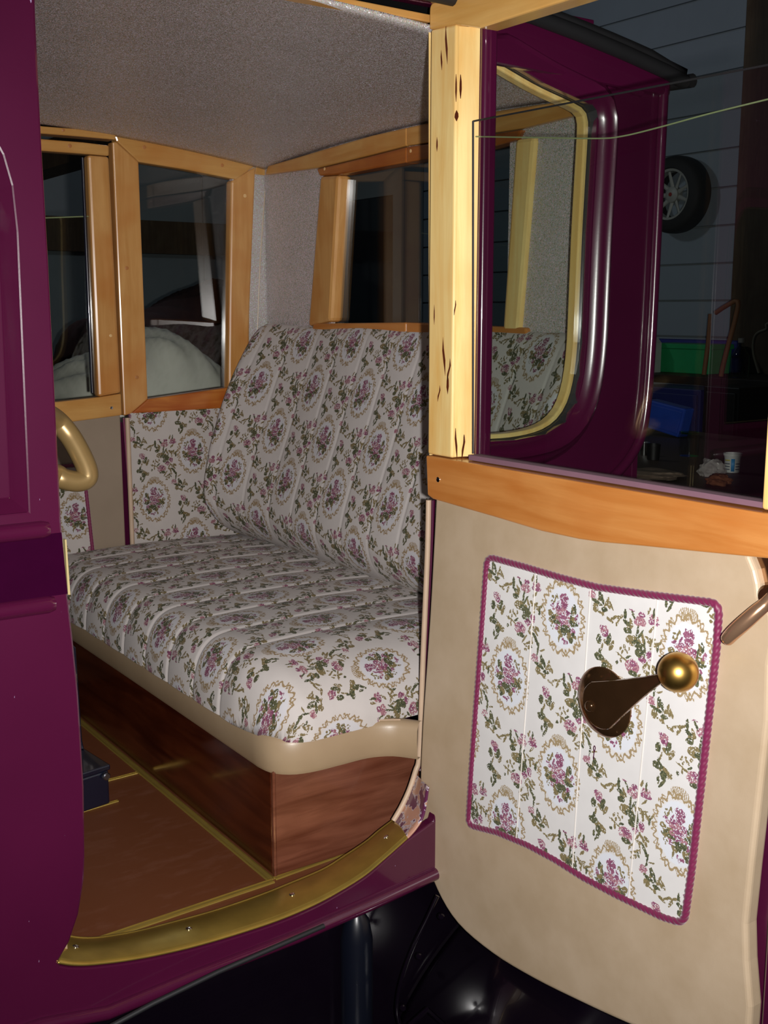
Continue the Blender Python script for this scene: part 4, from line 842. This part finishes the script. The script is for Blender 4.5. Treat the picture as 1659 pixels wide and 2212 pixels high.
# under and before the bench
XK = 5.0; cab = thing('cabinet', 'navy steel cabinet standing under the front of the workbench', 'cabinet', (XK, 3.8, 0))
y0c, y1c = onb(1516, XK), onb(1380, XK)
box('body', (XK, y0c, 0.0), (XK+0.28, y1c, hgt(1450, 838, XK)), 'navy', cab, 0.006); box('door', (XK-0.012, y0c+0.02, 0.05), (XK-0.001, y1c-0.02, hgt(1450, 838, XK)-0.03), 'navy', cab, 0.004)
y2c = onb(1600, XK)
cab2 = thing('cabinet', 'black steel cabinet under the workbench right of the navy one', 'cabinet', (XK, y2c, 0))
box('body', (XK, y2c, 0.0), (XK+0.28, y0c-0.02, hgt(1550, 835, XK)), 'blacksteel', cab2, 0.006); box('door', (XK-0.012, y2c+0.02, 0.05), (XK-0.001, y0c-0.04, hgt(1550, 835, XK)-0.03), 'blacksteel', cab2, 0.004)
# low table with clutter
TX = 3.6; tz_ = 1.02
tb = thing('low_table', 'brown work table strewn with bags and tubs behind the car', 'table', (3.9, 2.9, 0))
box('table_top', (2.70, 2.0, tz_-0.04), (4.35, 3.75, tz_), 'tablewood', tb, 0.004)
for (x, y) in ((2.76, 2.06), (4.24, 2.06), (2.76, 3.64), (4.24, 3.64)): box('leg', (x, y, 0), (x+0.06, y+0.06, tz_-0.04), 'tablewood', tb, 0.003)
def onT(px, py): return P(px, py, 'Z', tz_)
# tilted blue crate leaning on a tin
bx = thing('plastic_crate', 'bright blue plastic crate tipped at an angle on the table', 'crate', tuple(onT(1425, 985)))
XT = 4.05; cp = PX(XT, (1397, 880), (1479, 902), (1464, 964), (1384, 938)); lo = min(p[1] for p in cp)
if lo < tz_+0.002: cp = [(y, z+tz_+0.002-lo) for y, z in cp]
prism('shell', cp, 'X', XT, XT+0.07, 'blue2', bx, 0.008); pc_ = off(cp, -0.02); prism('front_panel', pc_, 'X', XT-0.006, XT-0.0005, 'blue2', bx, 0.003)
tb_ = thing('tub', 'white tub with a blue stripe on its label, beside the clear bag', 'tub', tuple(onT(1581, 1022)))
tc_ = onT(1581, 1020); tr = 0.031
lathe('body', [(tr*0.85, 0.001), (tr*0.92, 0.05), (tr, 0.062)], tc_, (0, 0, 1), 'white', tb_, 28)
lathe('rim', [(tr*1.07, 0.062), (tr*1.07, 0.07), (tr*0.9, 0.07), (tr*0.85, 0.05)], tc_, (0, 0, 1), 'white', tb_, 28)
dirc = (CAM-tc_); ang0 = math.atan2(dirc.y, dirc.x)
def wrap(name, a0, a1, z0, z1, mat):
    pts_ = [[(tc_.x+(tr*0.95+0.0015)*cos(ang0+a0+(a1-a0)*i/6)*(0.9+0.1*z/0.06), tc_.y+(tr*0.95+0.0015)*sin(ang0+a0+(a1-a0)*i/6)*(0.9+0.1*z/0.06), tc_.z+z) for z in (z0, z1)] for i in range(7)]
    grid(name, pts_, mat, tb_, solid=0.0006)
wrap('blue_stripe', -0.15, 0.28, 0.006, 0.052, 'labelblue')
for z0 in (0.012, 0.022, 0.032): wrap('print_line', -1.0, -0.3, z0, z0+0.003, 'ink'); wrap('print_line', 0.4, 1.0, z0, z0+0.003, 'ink')
wrap('yellow_line', -1.0, -0.3, 0.044, 0.048, 'yellow')
def blob(name, cx, cy, z0, sx, sy, sz, mat, label, cat, seed, amp=0.25, rot=0.0):
    bm = bmesh.new(); bmesh.ops.create_icosphere(bm, subdivisions=4, radius=1); rnd = random.Random(seed); ph = [rnd.uniform(0, 6) for _ in range(9)]
    for v in bm.verts:
        c = v.co.copy(); d_ = 1+amp*(0.5*sin(5*c.x+ph[0]+3*c.z)*sin(4*c.y+ph[1])+0.3*sin(11*c.z+ph[2]+5*c.x)+0.3*abs(sin(9*c.y+ph[3]+6*c.x))+0.12*sin(23*c.x+ph[4]))
        c *= d_; x, y = c.x*sx, c.y*sy; v.co = Vector((cx+x*cos(rot)-y*sin(rot), cy+x*sin(rot)+y*cos(rot), z0+max(0.0, c.z+0.6)*sz))
    me = bpy.data.meshes.new(name); bm.to_mesh(me); bm.free(); smooth(me, 50); return tag(mkobj(name, me, mat), label, cat)
c = onT(1530, 1030); blob('plastic_bag', c.x+0.03, c.y+0.01, tz_, 0.040, 0.040, 0.036, 'bagplastic', 'crumpled translucent bag lying left of the white tub', 'bag', 2, 0.35)
c = onT(1560, 1046); blob('cloth_rag', c.x-0.02, c.y, tz_, 0.035, 0.035, 0.022, 'rag', 'crumpled brown rag in front of the white tub', 'rag', 6, 0.35)
c = onT(1425, 1035); blob('folded_cloth', c.x, c.y+0.06, tz_, 0.10, 0.12, 0.018, 'tancloth', 'flat tan cloth spread on the table below the blue crate', 'cloth', 9, 0.2, 0.4)
for (px, py, r, h, mt, lb) in ((1391, 975, 0.022, 0.05, 'chrome', 'small shiny metal cup left of the tipped blue crate'), (1411, 985, 0.026, 0.06, 'blacksteel', 'black round tin in front of the tipped blue crate')):
    c = onT(px, py+8); t_ = thing('tin' if mt != 'chrome' else 'metal_cup', lb, 'tin' if mt != 'chrome' else 'cup', tuple(c)); lathe('body', [(r*0.9, 0.001), (r, h), (r*0.92, h), (r*0.85, 0.01)], c, (0, 0, 1), mt, t_, 24); lathe('rim', [(r*1.04, h-0.003), (r*1.04, h+0.002), (r*0.93, h+0.002), (r*0.93, h-0.003)], c, (0, 0, 1), mt, t_, 24)
c = onT(1488, 985); t_ = thing('glass_jar', 'clear glass jar right of the tipped blue crate', 'jar', tuple(c)); lathe('body', [(0.038, 0.001), (0.04, 0.08), (0.034, 0.09)], c, (0, 0, 1), 'clearplastic', t_, 28); lathe('rim', [(0.036, 0.09), (0.036, 0.097), (0.032, 0.097), (0.032, 0.09)], c, (0, 0, 1), 'clearplastic', t_, 28)
